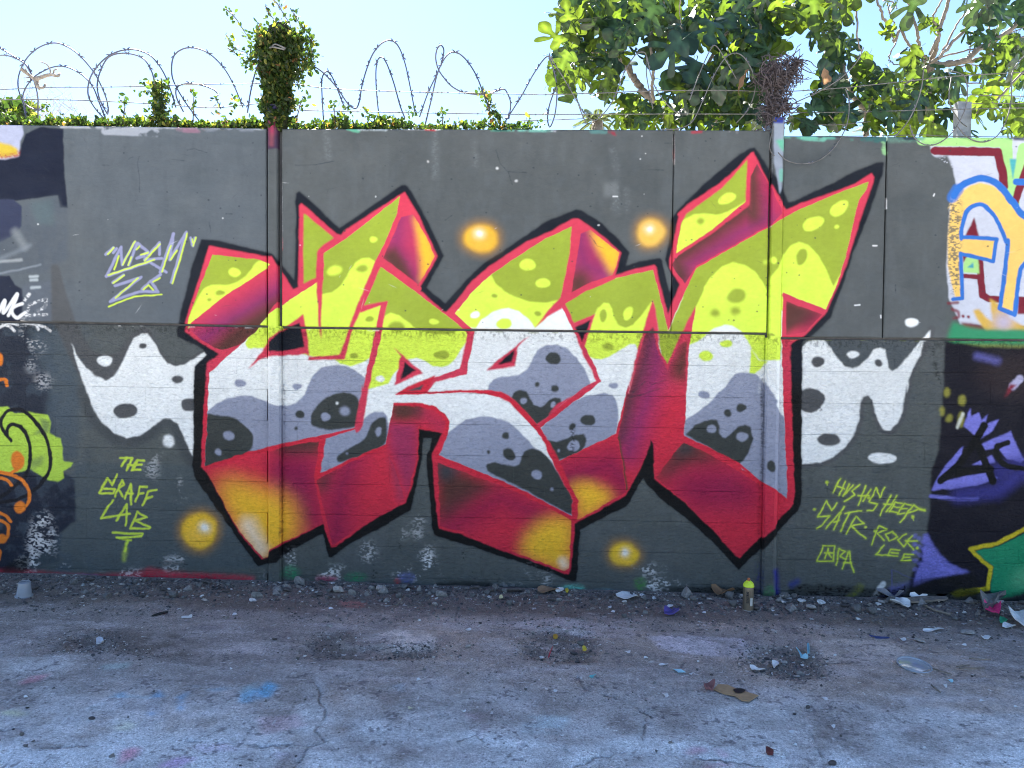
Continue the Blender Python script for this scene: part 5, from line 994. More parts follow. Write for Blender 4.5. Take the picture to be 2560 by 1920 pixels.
sheet('plastic_scrap', 'O 1345,395 1360,382 1400,378 1392,392 1362,402', WHT, 'small white oval scrap above the purple wrapper', 'plastic scrap', .002, .006, .006)
sheet('paper_scrap', 'O 1285,842 1340,838 1362,836 1340,850 1300,850', WHT, 'thin white scrap on the floor right of the central grit patch', 'scrap', .001, .003, .006)
sheet('paper_scrap', 'O 1310,1075 1340,1078 1365,1100 1340,1104', WHT, 'white curled scrap on the floor left of the cardboard', 'scrap', .001, .004, .010)
sheet('yellow_shard', 'O 682,705 700,696 718,712 712,735 692,730', YELm, 'bright yellow plastic shard in the central grit patch', 'plastic scrap', .003, .01, .012)
sheet('bottle_cap', 'O 452,612 470,604 486,614 484,632 458,634', plain('ochre', (.45, .28, .04), .5), 'ochre bottle cap at the top of the central grit patch', 'bottle cap', .008, .012, .002)
sheet('bottle_cap', 'O 545,280 562,268 574,286 560,300', YELm, 'yellow cap tucked under the wall foot at centre', 'bottle cap', .008, .014, .002)
sheet('flower_head', 'N 1985,322 2000,312 2015,322 2012,336 1988,336', plain('pale_yellow', (.75, .72, .4), .6), 'small pale yellow round flower head on the gravel at centre', 'flower', .004, .012, .006)
sheet('paper_strip', 'P 1412,572 1480,570 1530,552 1582,572 1480,584 1425,586', WHT, 'long white paper strip on the floor at right', 'paper', .001, .005, .014)
sheet('paper_scrap', 'P 1225,650 1262,646 1282,664 1250,668', WHT, 'small white curled scrap right of the blue strip', 'scrap', .001, .005, .010)
sheet('blue_strip', 'P 985,612 1040,624 1140,630 1138,640 1040,638', plain('navy_plastic', (.03, .06, .22), .5), 'thin navy blue plastic strip on the floor at right', 'plastic strip', .003, .004, .002)
sheet('grey_card', 'P 1022,318 1150,318 1172,296 1190,296 1196,330 1252,342 1180,362 1080,352', GRYP, 'folded grey card scrap leaning at the wall foot on the right', 'card', .003, .014, .05)
sheet('white_cloth', 'P 1152,368 1200,360 1250,380 1312,396 1300,422 1230,404 1165,388', WHT, 'twisted white rag on the rubble right of the grey card', 'rag', .008, .02, .03)
sheet('plastic_scrap', 'P 1310,345 1345,320 1400,322 1418,335 1370,352 1320,355', WHT, 'crumpled white scrap behind the long plank', 'plastic scrap', .006, .02, .03)
sheet('plastic_scrap', 'P 1470,318 1500,302 1530,310 1545,335 1500,332', WHT, 'white crumpled cup piece above the right end of the plank', 'plastic scrap', .006, .02, .05)
sheet('pink_wrapper', 'P 1895,440 1930,405 1975,402 1990,430 2030,450 2015,480 1960,470 1905,472', PINK, 'crumpled pink and red foil wrapper on the rubbish at far right', 'wrapper', .006, .03, .06)
sheet('green_scrap', 'P 2020,495 2060,490 2082,510 2070,530 2025,525', GRNm, 'small green plastic scrap beside the pink wrapper', 'scrap', .003, .01, .02)
sheet('plastic_bag', 'P 2085,490 2130,475 2212,470 2330,490 2330,570 2212,575 2140,545 2100,530', WHT, 'bright white plastic bag lying at the far right edge', 'bag', .01, .03, .07)
sheet('plastic_scrap', 'P 2040,552 2060,535 2120,540 2150,560 2100,562', WHT, 'white scrap just in front of the white bag', 'plastic scrap', .003, .01, .02)
sheet('concrete_lump', 'P 1862,380 1880,330 1940,300 1985,350 1995,420 1940,440 1900,470 1875,430', simple('concrete_piece', (.2, .19, .18), .9, bump=.6), 'grey-brown broken concrete slab leaning in the far right rubbish', 'rubble', .03, .05, .07)
sheet('paper_scrap', 'P 350,1375 372,1355 400,1370 385,1382', WHT, 'small white star-shaped scrap near the bottom right paint', 'scrap', .001, .003, .006)
sheet('paper_scrap', 'P 608,1110 640,1108 665,1128 640,1132', WHT, 'white scrap on bare floor right of the cardboard', 'scrap', .001, .003, .008)
sheet('paper_scrap', 'P 685,1325 705,1310 722,1325 710,1340', WHT, 'round white scrap on the floor below the bare patch', 'scrap', .001, .003, .008)
sheet('paper_scrap', 'P 1605,970 1630,968 1655,985 1635,992', LBLU, 'pale scrap on the floor right of the clear lid', 'scrap', .001, .003, .008)
sheet('paper_scrap', 'P 1572,1012 1600,1008 1604,1032 1590,1036', WHT, 'white chip on the floor just below the pale scrap', 'scrap', .001, .003, .006)
sheet('red_chunk', 'P 172,1530 190,1522 232,1545 225,1568 185,1556', DRED, 'dark red square-ended lump on the white paint at bottom', 'lump', .014, .018, .004)
sheet('plastic_scrap', 'P 220,820 262,815 275,835 240,870 228,850', WHT, 'white scrap in the right hollow', 'plastic scrap', .003, .012, .014)
sheet('plastic_scrap', 'P 45,872 110,882 165,902 120,908 60,892', WHT, 'long white sliver on the lower left rim of the right hollow', 'plastic scrap', .003, .008, .012)
sheet('paper_scrap', 'P 1870,632 1905,620 1950,640 1900,650', WHT, 'torn white scrap left of the bag, on bare floor', 'scrap', .002, .006, .014)
sheet('dry_leaf', 'O 1700,300 1760,280 1870,290 1870,330 1780,340 1720,325', plain('dead_leaf', (.22, .13, .07), .8), 'curled dry brown leaves heaped against the wall left of the spray can', 'dry leaf', .002, .02, .04)
sheet('dry_leaf', 'O 330,275 400,260 500,268 495,290 420,300 345,300', plain('dead_leaf_2', (.28, .18, .11), .8), 'flat tan dead leaf against the wall right of the middle', 'dry leaf', .002, .012, .02)
for i, (t, dx) in enumerate((('N 655,405', 0), ('M 1990,330', 0), ('N 1280,1190', 0), ('O 520,1402', 0), ('O 1540,920', 0), ('N 1740,575', 0), ('O 470,1055', 0), ('O 1600,825', 0), ('O 1045,748', 0), ('P 1430,1500', 0), ('P 405,1472', 0), ('O 900,390', 0), ('O 920,430', 0), ('O 1640,440', 0), ('P 115,415', 0), ('P 230,425', 0), ('P 2145,1188', 0), ('P 1880,1140', 0), ('N 1705,1212', 0), ('M 205,1098', 0), ('M 1855,450', 0), ('P 1740,692', 0), ('P 1045,300', 0), ('O 1160,310', 0), ('O 1250,330', 0), ('N 1350,970', 0), ('M 1825,875', 0), ('O 1180,795', 0), ('P 350,325', 0))):
    c = PX(t)[0]; r = random.Random(i); a0 = r.uniform(0, 3); L = r.uniform(5, 9)
    p = np.array([c + [L * math.cos(a + a0) * r.uniform(.5, 1.1), L * .4 * math.sin(a + a0) * r.uniform(.5, 1.2)] for a in np.arange(0, 6.2, 1.25)])
    sheet('paper_chip', p, (WHT, WHT, plain('cream_chip', (.6, .58, .42), .6) if i == 2 else WHT, WHT)[i % 4], 'small torn white chip %s, %s' % (zone(*c)[1], zone(*c)[0]), 'chip', .001, .003, .006, 'white chips %s, %s' % (zone(*c)[1], zone(*c)[0]), seed=i)
def bar(name, pts, r, mat, label, cat, n=6, lift=.006, group=None):
    q = on_ground(PX(pts)); c = q.mean(0); P_ = [(a[0] - c[0], a[1] - c[1], gz(a[0], a[1]) + r + lift) for a in q]
    m = MB(); m.tube(P_, r, n, .8); return tag(m.build(name, mat, None, True, (c[0], c[1], 0)), label, cat, group)
bar('drinking_straw', 'O 415,772 430,730 448,690', .0035, REDm, 'thin red straw lying in the central grit patch', 'straw')
for i, (t, lab) in enumerate((('P 1680,880 1780,868', 'upper of the two parallel twigs right of the clear lid'), ('P 1700,895 1900,892', 'lower longer twig of the pair right of the clear lid'), ('P 1490,895 1560,915 1640,938', 'curved twig running from the clear lid'), ('P 1480,1022 1510,1050 1550,1082', 'short bent dark twig below the clear lid'), ('P 1780,815 1950,820', 'straight twig half buried near the right edge'), ('P 1040,510 1090,540', 'thin twig in the gravel on the right'), ('N 1175,390 1230,320', 'thin twig standing out of the gravel at centre'), ('P 1420,400 1500,430 1630,462', 'long bleached root lying in front of the plank'))):
    bar('twig', t, .004 if i < 7 else .009, WOOD, lab, 'twig')
sheet('wood_plank', 'P 1250,372 1400,350 1590,352 1585,378 1400,388 1280,392', WOOD, 'weathered wooden plank lying along the wall foot at right', 'plank', .012, .03, .004)
sheet('plastic_strip', 'P 410,730 425,728 462,768 505,800 500,815 450,790', LBLU, 'left arm of the pale plastic strips standing out of the right hollow', 'plastic strip', .003, .012, .03)
sheet('plastic_strip', 'P 498,712 512,710 516,780 500,790', LBLU, 'right upright pale plastic strip in the right hollow', 'plastic strip', .003, .012, .04)
sheet('crumpled_wrapper', 'O 1638,1045 1655,1020 1690,1025 1728,1030 1722,1052 1680,1062 1650,1074', plain('brown_foil', (.22, .10, .10), .5), 'crumpled reddish brown wrapper left of the cardboard', 'wrapper', .01, .014, .03)
# clear lid
x, y = gpt(*PX('P 1345,860')[0]); t = thing('clear_lid', (x, y, gz(x, y) + .004), 'round clear plastic lid with raised rim lying flat on the floor at right', 'lid')
CLR = Mat('clear_plastic'); CLR.b.inputs['Base Color'].default_value = (.62, .66, .72, 1); CLR.b.inputs['Roughness'].default_value = .22; CLR.b.inputs['Transmission Weight'].default_value = .62; CLR.b.inputs['IOR'].default_value = 1.3; CLR = CLR.m
m = MB(); m.lathe([(.0005, .004), (.075, .004), (.077, .002), (.0005, .002)], 32); m.build('lid_disc', CLR, t, True)
m = MB(); m.lathe([(.077, .0), (.083, .0), (.086, .006), (.083, .010), (.078, .008), (.077, .0)], 32); m.build('rim', plain('milk_rim', (.34, .37, .42), .3), t, True)
t.rotation_euler = (.12, .05, 0)
# cup
x, y = gpt(*PX('M 190,300')[0]); t = thing('plastic_cup', (x, y, gz(x, y) + .004), 'clear crumpled plastic cup standing upside down at the left of the wall foot', 'cup')
m = MB(); m.lathe([(.045, 0), (.034, .086), (.033, .088), (.031, .086), (.042, .003), (.045, 0)], 26); m.build('cup_wall', CLR, t, True)
m = MB(); m.lathe([(.044, .0), (.053, .0), (.053, .004), (.044, .005)], 26); m.build('rim', CLR, t, True)
m = MB(); m.lathe([(.0005, .080), (.033, .082), (.033, .085), (.0005, .083)], 26); m.build('cup_base', CLR, t, True); t.rotation_euler = (.10, .12, 0); t.scale = (1, 1, 1.05)
# spray can
x, y = gpt(*PX('O 1990,422')[0]); t = thing('spray_can', (x, y, gz(x, y) + .002), 'gold spray can with lime collar and orange cap, standing beside the right pilaster', 'spray can')
R_ = .0335
GOLD = Mat('gold_tin'); GOLD.b.inputs['Base Color'].default_value = (.22, .18, .13, 1); GOLD.b.inputs['Metallic'].default_value = .55; GOLD.b.inputs['Roughness'].default_value = .38; GOLD = GOLD.m
LIMEM, ORG, SILV = plain('lime_lacquer', (.62, .78, .05), .35), plain('orange_cap', (.42, .14, .05), .5), plain('tin_rim', (.45, .44, .42), .35, metal=.8)
m = MB(); m.lathe([(.0005, .003), (R_ * .93, .003), (R_ * .99, .006), (R_, .012), (R_, .150), (R_ * .985, .156)], 36); m.build('can_body', GOLD, t, True)
m = MB(); m.lathe([(R_ * .9, 0), (R_ * .98, 0), (R_ * 1.02, .003), (R_ * .98, .006), (R_ * .9, .006)], 36); m.build('bottom_rim', SILV, t, True)
m = MB(); m.lathe([(R_ * 1.01, .150), (R_ * 1.03, .153), (R_ * 1.01, .158), (R_ * .97, .164), (R_ * .80, .176), (R_ * .52, .184), (R_ * .45, .187), (.0005, .187)], 36); m.build('collar', LIMEM, t, True)
m = MB(); m.lathe([(.0085, .185), (.0088, .200), (.0075, .204), (.0005, .2045)], 20); cap = m.build('spray_cap', ORG, t, True)
m = MB(); m.lathe([(.0022, -.001), (.0022, .003), (.0005, .0032)], 10); nz_ = m.build('nozzle', BLKm, cap, True); nz_.rotation_euler = (math.pi / 2, 0, 0); nz_.location = (0, -.0085, .196)
def decal(a0, a1, z0, z1, mat, name, off=.0004):
    m = MB(); n = 6; v = []
    for i in range(n + 1):
        a = a0 + (a1 - a0) * i / n; v += [((R_ + off) * math.sin(a), -(R_ + off) * math.cos(a), z0), ((R_ + off) * math.sin(a), -(R_ + off) * math.cos(a), z1)]
    m.add(v, [(2 * i, 2 * i + 2, 2 * i + 3, 2 * i + 1) for i in range(n)]); return m.build(name, mat, t)
for i in range(4): decal(-.62, -.18, .052 + i * .0185, .069 + i * .0185, BLKm, 'letter_tile')
PAP = plain('label_print', (.50, .48, .44), .6)
decal(.10, .62, .035, .085, PAP, 'info_label'); decal(-.05, .02, .04, .135, plain('dark_line', (.06, .05, .04), .6), 'thin_print'); decal(.14, .18, .09, .13, plain('dark_line2', (.06, .05, .04), .6), 'thin_print')
for i, ch in enumerate('GOLD'):
    cu = bpy.data.curves.new('letter', 'FONT'); cu.body = ch; cu.size = .0165; cu.extrude = .0002; cu.align_x = 'CENTER'; cu.align_y = 'CENTER'
    tmp = bpy.data.objects.new('tmp', cu); COL.objects.link(tmp); bpy.context.view_layer.update()
    me = bpy.data.meshes.new_from_object(tmp); bpy.data.objects.remove(tmp)
    me.materials.clear(); me.materials.append(GOLD); o = obj('letter', me, t); a = -.40
    o.location = ((R_ + .0012) * math.sin(a), -(R_ + .0012) * math.cos(a), .0605 + i * .0185); o.rotation_euler = Euler((math.pi / 2, -math.pi / 2, a), 'XYZ')
t.rotation_euler = (0, .01, 0)
# ---------------------------------------------------------------- razor wire and barbed wire along the wall top
WIRE = simple('galvanised_wire', (.11, .11, .15), .45, metal=.4, var=.2, scale=30); RUSTW = simple('dull_wire', (.15, .145, .14), .6, metal=.3, var=.3, scale=30)
def barb_mesh(L=.030, four=True):
    m = MB(); w_ = .0022
    for s1 in (-1, 1):
        for s2 in ((-1, 1) if four else (1,)):
            v = [(0, -w_, -w_ * 2), (0, w_, w_ * 2), (s1 * L * .5, 0, s2 * .012 + w_), (s1 * L, s2 * .0035, s2 * .016), (s1 * L * .5, 0, s2 * .006 - w_)]
            m.add(v, [(0, 1, 2), (2, 3, 4), (0, 2, 4), (1, 0, 4), (1, 4, 2)])
    m.tube([(-.008, 0, 0), (.008, 0, 0)], .0042, 6)
    return mesh('barb', m.v, m.f, WIRE)
def spike_mesh():
    m = MB()
    m.tube([(-.006, 0, 0), (.006, 0, 0)], .0045, 6)
    for a in (.7, 2.3, 3.9, 5.4): m.tube([(0, 0, 0), (.006 * math.cos(a * 2), .013 * math.cos(a), .015 * math.sin(a))], .0014, 4, .3)
    return mesh('barb', m.v, m.f, RUSTW)
BARB, SPIKE = barb_mesh(), spike_mesh()
def traced(pts, y0, y1, wob=0, n=7, seed=0):
    p = smooth(PX(pts), False, n) if isinstance(pts, str) else pts; m = len(p); r = random.Random(seed); ph = r.uniform(0, 6)
    return np.array([on_wall([p[i]], y0 + (y1 - y0) * i / (m - 1) + wob * math.sin(ph + i / m * 9))[0] for i in range(m)])
def strand(name, pts, r, mat, barbm, every, label, cat, group, y0, y1, wob=.05, seed=0, bs=1.0, first=.05, upto=1):
    P = traced(pts, y0, y1, wob, 7, seed); root = P[0]; t = thing(name, tuple(root), label, cat, group)
    m = MB(); m.tube(P - root, r, 6); m.build('wire', mat, t, True)
    if barbm:
        d = np.concatenate([[0], np.cumsum(np.linalg.norm(np.diff(P, axis=0), axis=1))]); s = first; rr = random.Random(seed)
        while s < d[-1] * upto:
            i = min(int(np.searchsorted(d, s)), len(P) - 1); a, b = P[i - 1], P[i]; f = (s - d[i - 1]) / (d[i] - d[i - 1] + 1e-9); q = a + (b - a) * f - root
            o = obj('barb', barbm, t, tuple(q)); o.rotation_euler = Vector(b - a).to_track_quat('X', 'Z').to_euler(); o.rotation_euler.rotate_axis('X', rr.uniform(-.7, .7)); o.scale = (bs,) * 3; s += every * rr.uniform(.85, 1.15)
    return t
G1 = 'razor wire coils along the wall top'
R1 = .0050
LO = [
 ('A -60,330 0,378 100,440 190,500 240,570 275,660 298,760 300,850 298,960', .10, .2, 'first razor wire loop dropping behind the dead branch, far left'),
 ('A -90,470 0,438 90,448 190,500 250,585 292,690', .22, .1, 'lower razor wire arc entering from the left edge'),
 ('A 205,930 185,820 145,700 150,590 205,470 300,380 415,340 520,362 630,440 740,570 800,680 840,780 855,860 850,905', .05, .3, 'large round razor wire loop above the dead branch'),
 ('A 345,850 300,870 220,840 180,780 200,700 250,630 310,580 420,530 520,528 640,585 730,680 780,800 830,930', .12, .26, 'smaller inner razor wire loop right of the dead branch'),
 ('A 820,935 740,840 695,740 715,610 800,490 900,420 1000,393 1100,400 1200,450 1290,570 1350,720 1390,850', .06, .3, 'second round razor wire loop from the left, outer turn'),
 ('A 850,905 790,790 768,680 790,570 850,460 940,423 1050,430 1140,470 1200,570 1225,680', .2, .12, 'second round razor wire loop from the left, inner turn'),
 ('A 1570,950 1480,830 1400,700 1358,590 1370,450 1450,385 1550,382 1660,430 1770,540 1850,680 1920,850', .08, .28, 'third razor wire loop, just left of the vine post'),
 ('A 1450,885 1395,770 1400,690 1480,660 1600,675 1690,710 1722,750 1705,770 1745,860', .2, .12, 'low kinked razor wire turn under the third loop'),
 ('A 1955,890 1985,700 2040,510 2130,375 B 240,355 300,385 500,510 600,580 700,690 790,820 850,856 880,800 900,680 940,540 990,420 1060,340 1130,320 1190,370 1240,500 1280,680 1320,890', .0, .22, 'long razor wire run over the vine post rising into the tallest loop'),
 ('B 600,1010 585,750 585,620 620,565 660,600 700,690 770,870', .16, .24, 'small pointed razor wire loop right of the vine post'),
 ('B 1045,1000 1020,780 1010,600 1020,490 1050,453 1090,490 1150,650 1200,830 1240,935', .25, .1, 'narrow razor wire loop inside the tallest loop'),
 ('B 1355,925 1420,740 1490,590 1530,490 1547,400 1525,358 1495,385 1483,460 1505,550 1560,630 1620,690 1720,735 1880,745 2010,705 2050,740 2075,820 2060,940', .08, .3, 'twisted razor wire loop with a small eye at its top'),
 ('B 1400,985 1450,780 1500,570 1570,440 1640,413 1720,470 1800,590 1860,740 1905,870', .2, .1, 'round razor wire loop crossing the twisted one'),
 ('C 60,980 200,760 300,580 400,448 440,500 480,680 470,880 430,1000 408,950 420,840 470,700 530,600 620,480', .05, .25, 'peaked razor wire loop left of the fig tree'),
 ('C 420,440 530,610 640,800 700,900 770,950 830,920 920,800 1000,600 1060,490 1120,420 1185,430 1190,600 1240,860', .0, .14, 'wide sagging razor wire bow in front of the fig tree'),
 ('C 620,490 625,700 660,850 715,985', .2, .15, 'thin razor wire drop in front of the lowest fig leaves'),
 ('C 1190,440 1240,650 1330,800 1430,890 1460,870', -.02, .05, 'short razor wire strand in front of the fig trunk'),
 ('C 1530,790 1600,600 1690,400 1740,365 1830,500 1900,625', -.02, .1, 'pale razor wire hoop in front of dark fig leaves, left one'),
 ('C 1300,1020 1430,1018 1550,960 1640,780 1730,580 1830,440 1930,430 2010,530 2050,680 2000,850 1900,970', -.04, .1, 'pale razor wire hoop in front of dark fig leaves, right one'),
 ('D 945,375 890,490 760,620 600,720 450,790 300,850 100,845', -.02, .1, 'long razor wire sweep running down to the dead vine ball'),
 ('D 240,1230 208,1190 205,1120 235,1000', -.06, -.05, 'short wire end curling down beside the steel post'),
 ('D 270,1205 330,1262 430,1292 560,1280 680,1200 770,1080 820,950 830,800 800,700', -.075, -.0, 'large razor wire loop hanging down over the wall face'),
 ('D 1310,985 1340,1080 1430,1143 1540,1130 1650,1040 1740,880 1765,720 1740,600 1640,560', -.07, .0, 'second razor wire loop hanging over the wall top at right'),
 ('D 1680,990 1760,1080 1870,1122 1980,1090 2060,980 2110,800 2115,600 2160,500 2260,400', -.05, .05, 'third hanging razor wire loop near the right edge'),
 ('D 1420,540 1400,700 1350,850 1280,980 1180,1090 1110,1128', -.05, .02, 'straight razor wire drop below the fig branch fork'),
 ('D 1640,600 1620,800 1700,950 1760,1000', .05, .1, 'short razor wire tail beside the far post'),
]
for i, (p, y0, y1, lab) in enumerate(LO):
    thin = i in (15, 16, 20, 24, 25)
    strand('razor_wire', p, R1 if i < 14 else .0038, WIRE if i < 14 else RUSTW, BARB, .125 if i < 14 else .17, lab, 'razor wire', G1, y0 + .04 if y0 >= 0 else y0, y1, .03 if y0 >= 0 else .006, i, 1.0 if i < 14 else .7, .06)
STR = [('A -260,715 0,708 130,702 380,690 800,688 1200,680 1500,668 2000,660 B 120,655 370,665 640,700 1130,722 1700,735 2212,745 C 400,748 900,732 1300,716 1900,716 2212,725 D 700,700 1300,640 1700,600 2400,560', .10, 'upper barbed wire strand stretched above the whole wall'),
       ('A -260,786 0,788 300,786 700,795 1300,825 1700,850 2212,800 B 160,850 400,870 1000,885 1700,897 2212,905 C 400,905 900,902 1500,900 2100,900 D 400,890 900,885 1400,870 2300,850', .12, 'lower barbed wire strand stretched above the whole wall')]
for i, (p, y0, lab) in enumerate(STR): strand('barbed_wire', p, .0030, RUSTW, SPIKE, .135, lab, 'barbed wire', None, y0, y0, .004, 40 + i, .85)
for i, (p, lab) in enumerate((('D 300,1082 600,1078 1100,1073 1400,1066 1700,1078 2400,1085', 'thin wire stretched just above the lower right wall top'), ('C 150,955 420,948 700,938', 'thin plain wire low between the vine and the fig tree'), ('D 585,985 760,984 1000,960', 'short straight wire low in the gap of the fig leaves'), ('D 1690,748 1900,752 2300,764', 'upper plain wire at the right edge of the sky gap'), ('D 1690,810 1900,818 2300,815', 'lower plain wire at the right edge of the sky gap'))):
    strand('plain_wire', p, .0028, RUSTW, None, 1, lab, 'wire', None, .14 + .05 * i, .14 + .05 * i, .0, 60 + i)
# dead branch caught in the wire
BARK = simple('grey_bark', (.28, .24, .20), .85, var=.4, scale=40, bump=.7)
c0 = on_wall([PX('A 280,620')[0]], .12)[0]; t = thing('dead_branch', tuple(c0), 'dead forked branch caught in the razor wire at upper left', 'branch')
for nm, p, r in (('bough', 'A 165,540 200,570 240,600 275,630 300,690 345,690 355,665', .013), ('bough', 'A 280,625 340,605 400,590 455,600 470,580', .015), ('twig', 'A 400,600 395,550 370,510 320,488', .006), ('twig', 'A 430,600 425,560 450,545', .007), ('twig', 'A 265,610 230,612 188,616', .005), ('twig', 'A 215,580 200,540', .006), ('bough', 'A 290,620 290,660 310,700', .017)):
    m = MB(); m.tube(traced(p, .12, .10, .02, 4) - c0, r, 7, .6); m.build(nm, BARK, t, True)

# ---------------------------------------------------------------- small-leaved creeper along the wall top
VINE = leafmat('creeper_leaf', (.9, .9, .9), (1.3, 1.5, .6), .4, .35, .45, attr='tint', var=.2, scale=30)
STEM = simple('creeper_stem', (.13, .09, .06), .8, var=.3)
def small_leaves(centers, size, colf, seed=0, up_=.5):
    """n pointed leaves, folded along the midrib, 4 triangles each"""
    r = np.random.RandomState(seed); n = len(centers); C = np.asarray(centers, float)
    d = r.normal(size=(n, 3)) + np.array([0, -.1, up_]); d /= np.linalg.norm(d, axis=1)[:, None]
    s = np.cross(d, r.normal(size=(n, 3))); s /= np.linalg.norm(s, axis=1)[:, None] + 1e-9; u = np.cross(d, s)
    L = size * (.6 + .7 * r.rand(n))[:, None]; w_ = L * (.26 + .1 * r.rand(n))[:, None]
    V = np.stack([C, C + d * L * .45 + s * w_ + u * w_ * .25, C + d * L * .8 + s * w_ * .7 + u * w_ * .1, C + d * L, C + d * L * .8 - s * w_ * .7 + u * w_ * .1, C + d * L * .45 - s * w_ + u * w_ * .25, C + d * L * .55], 1).reshape(-1, 3)
    f0 = np.array([(0, 1, 6, 0), (1, 2, 6, 1), (2, 3, 6, 2), (3, 4, 6, 3), (4, 5, 6, 4), (5, 0, 6, 5)])[:, :3]
    F = (f0[None] + (np.arange(n) * 7)[:, None, None]).reshape(-1, 3)
    return V, F, np.repeat(colf(C, r), 7, 0)
def vinecol(C, r):
    n = len(C); k = r.rand(n)[:, None]
    g = np.where(k < .62, [[.032, .058, .016]], np.where(k < .85, [[.07, .105, .022]], np.where(k < .975, [[.20, .20, .045]], [[.28, .13, .06]])))
    return g * (.7 + .6 * r.rand(n, 1))
def creeper(name, label, px_pts, size, seed, stems=(), y=(.0, .2), cat='creeper'):
    """px_pts: leaf positions as photo pixels (n,2)"""
    r = np.random.RandomState(seed); P = np.asarray(px_pts); ys = r.uniform(y[0], y[1], len(P)); D = rays(P); tt = (ys - CAM[1]) / D[:, 1]; C = CAM + D * tt[:, None]
    root = C.mean(0); root[2] = C[:, 2].min(); t = thing(name, tuple(root), label, cat)
    V, F, K_ = small_leaves(C - root, size, vinecol, seed); o = obj('foliage', mesh('foliage', V, F.tolist(), VINE, col=K_), t); o['kind'] = 'stuff'
    for s_ in stems:
        m = MB(); m.tube(traced(s_, (y[0] + y[1]) / 2, (y[0] + y[1]) / 2, .01, 4, seed) - root, .0045, 5, .4); m.build('stem', STEM, t, True)
    return t
R = np.random.RandomState(9)
def strip_px(x0, x1, hf, n):
    x = R.uniform(x0, x1, n); base = np.where(x < 672, 316 + x * .0135, 325.0); h = hf(x) * R.rand(n) ** 1.6; return np.stack([x, base - 1 - h], 1)
nzh = noise(4, 2600, 46, 91, 4, gain=.7)[1]
def hedge(x): return (5 + 95 * np.clip(nzh[np.clip(x.astype(int), 0, 2599)] - .34, 0, 1) ** 1.1) * np.where(x < 120, 1.15, 1) * np.where(x > 690, 1.0, .95)
def sprig(pts, n, spread=5):
    p = smooth(PX(pts), False, 10); i = R.randint(0, len(p), n); return p[i] + R.normal(size=(n, 2)) * spread
creeper('creeper', 'low mat of small-leaved creeper along the wall top, far left to the tuft', np.concatenate([strip_px(-60, 385, hedge, 1700), sprig('A 970,920 985,850 980,760', 22, 6), sprig('A 365,900 360,840 400,860', 14, 5)]), .036, 1, ['A 970,960 985,850 980,765'])
creeper('yellow_shrub', 'bright yellow-green shrub top behind the far left wall', np.stack([R.uniform(-60, 85, 900), 318 - (58 - .45 * np.clip(R.uniform(-60, 85, 900), 0, 90)) * R.rand(900) ** .7], 1), .07, 2, y=(.5, 1.3), cat='shrub')
creeper('creeper', 'tuft of creeper climbing the short stub midway along the left bay', np.concatenate([np.stack([398 + R.normal(size=520) * 12, R.uniform(212, 318, 520)], 1), sprig('A 1230,660 1140,660 1120,720', 26, 7), sprig('A 1250,720 1290,640', 40, 8)]), .036, 3, ['A 1260,1000 1260,860 1250,720 1140,665', 'A 1270,980 1275,800 1290,650'])
creeper('creeper', 'dense creeper mat between the tuft and the left post', np.concatenate([strip_px(405, 672, hedge, 1500), sprig('A 1525,850 1530,740', 18, 6), sprig('A 1840,900 1850,790', 16, 6), sprig('A 1720,900 1715,770', 16, 5)]), .036, 4, ['A 1525,960 1530,745'])
pv = []
for i in range(6000):
    v_ = R.rand() ** 1.25; yp = 92 + 228 * v_; w_ = (64 - 40 * v_ ** .9 + 5 * math.sin(11 * v_)) if v_ > .16 else 40 + 130 * v_
    a = R.rand() * 6.28; k = R.rand() ** .45
    pv.append((700 + (2 - 14 * v_) + w_ * k * math.cos(a) * (1 + .16 * math.sin(yp / 13)), yp + R.normal() * 3))
pv = np.array(pv)
topx = np.stack([R.uniform(610, 800, 3000), R.uniform(55, 235, 3000)], 1); ra_ = ((topx[:, 0] - 704) / 82) ** 2 + ((topx[:, 1] - 140) / 82) ** 2; topx = topx[(ra_ < R.uniform(.3, 1.25, 3000) * (.75 + .5 * np.abs(np.sin(np.arctan2(topx[:, 1] - 140, topx[:, 0] - 704) * 3.5 + 1))))]
SPR = ['A 1780,70 1830,110 1880,170 1930,250 1990,330', 'A 1790,280 1820,340 1870,390 1960,420', 'B 140,50 170,110 210,160 260,230', 'B 200,0 240,40 280,110 330,190 350,270', 'B 360,100 390,160 440,220 500,270', 'B 100,260 80,200', 'B 500,280 505,360 495,460', 'B 420,560 470,520', 'A 1800,380 1900,450 1990,520']
t = creeper('creeper', 'tall bushy creeper wrapped round the left post like a column', np.concatenate([pv, topx] + [sprig(s_, 26, 5) for s_ in SPR]), .036, 5, SPR, y=(-.05, .16))
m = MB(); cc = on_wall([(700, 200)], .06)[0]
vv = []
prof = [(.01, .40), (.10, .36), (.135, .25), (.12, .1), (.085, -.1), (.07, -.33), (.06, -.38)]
m.lathe(prof, 14); core_ = m.build('shade_core', simple('shade_core_dark', (.03, .035, .015), .9, var=.5, scale=60), t, True); core_.location = Vector(cc) - t.location; core_.scale = (.75, .6, .98)  # solid dark body, stands for the shaded inside of the bush
for p in ('A 2150,370 B 220,350 300,385', 'A 2130,380 B 200,372 290,392'):
    m = MB(); m.tube(traced(p, -.07, -.08, .004, 5) - np.array(t.location), .006, 6); m.build('bound_wire', RUSTW, t, True)
creeper('creeper', 'sparse creeper with orange new leaves right of the left post', np.concatenate([strip_px(722, 1010, hedge, 1000), sprig('B 380,860 420,800 450,760', 30, 7), sprig('B 950,950 940,860', 20, 6), sprig('B 700,960 680,830', 20, 6), sprig('B 790,960 800,840', 18, 7)]), .036, 6, ['B 380,960 420,800 455,755', 'B 690,980 680,830'])
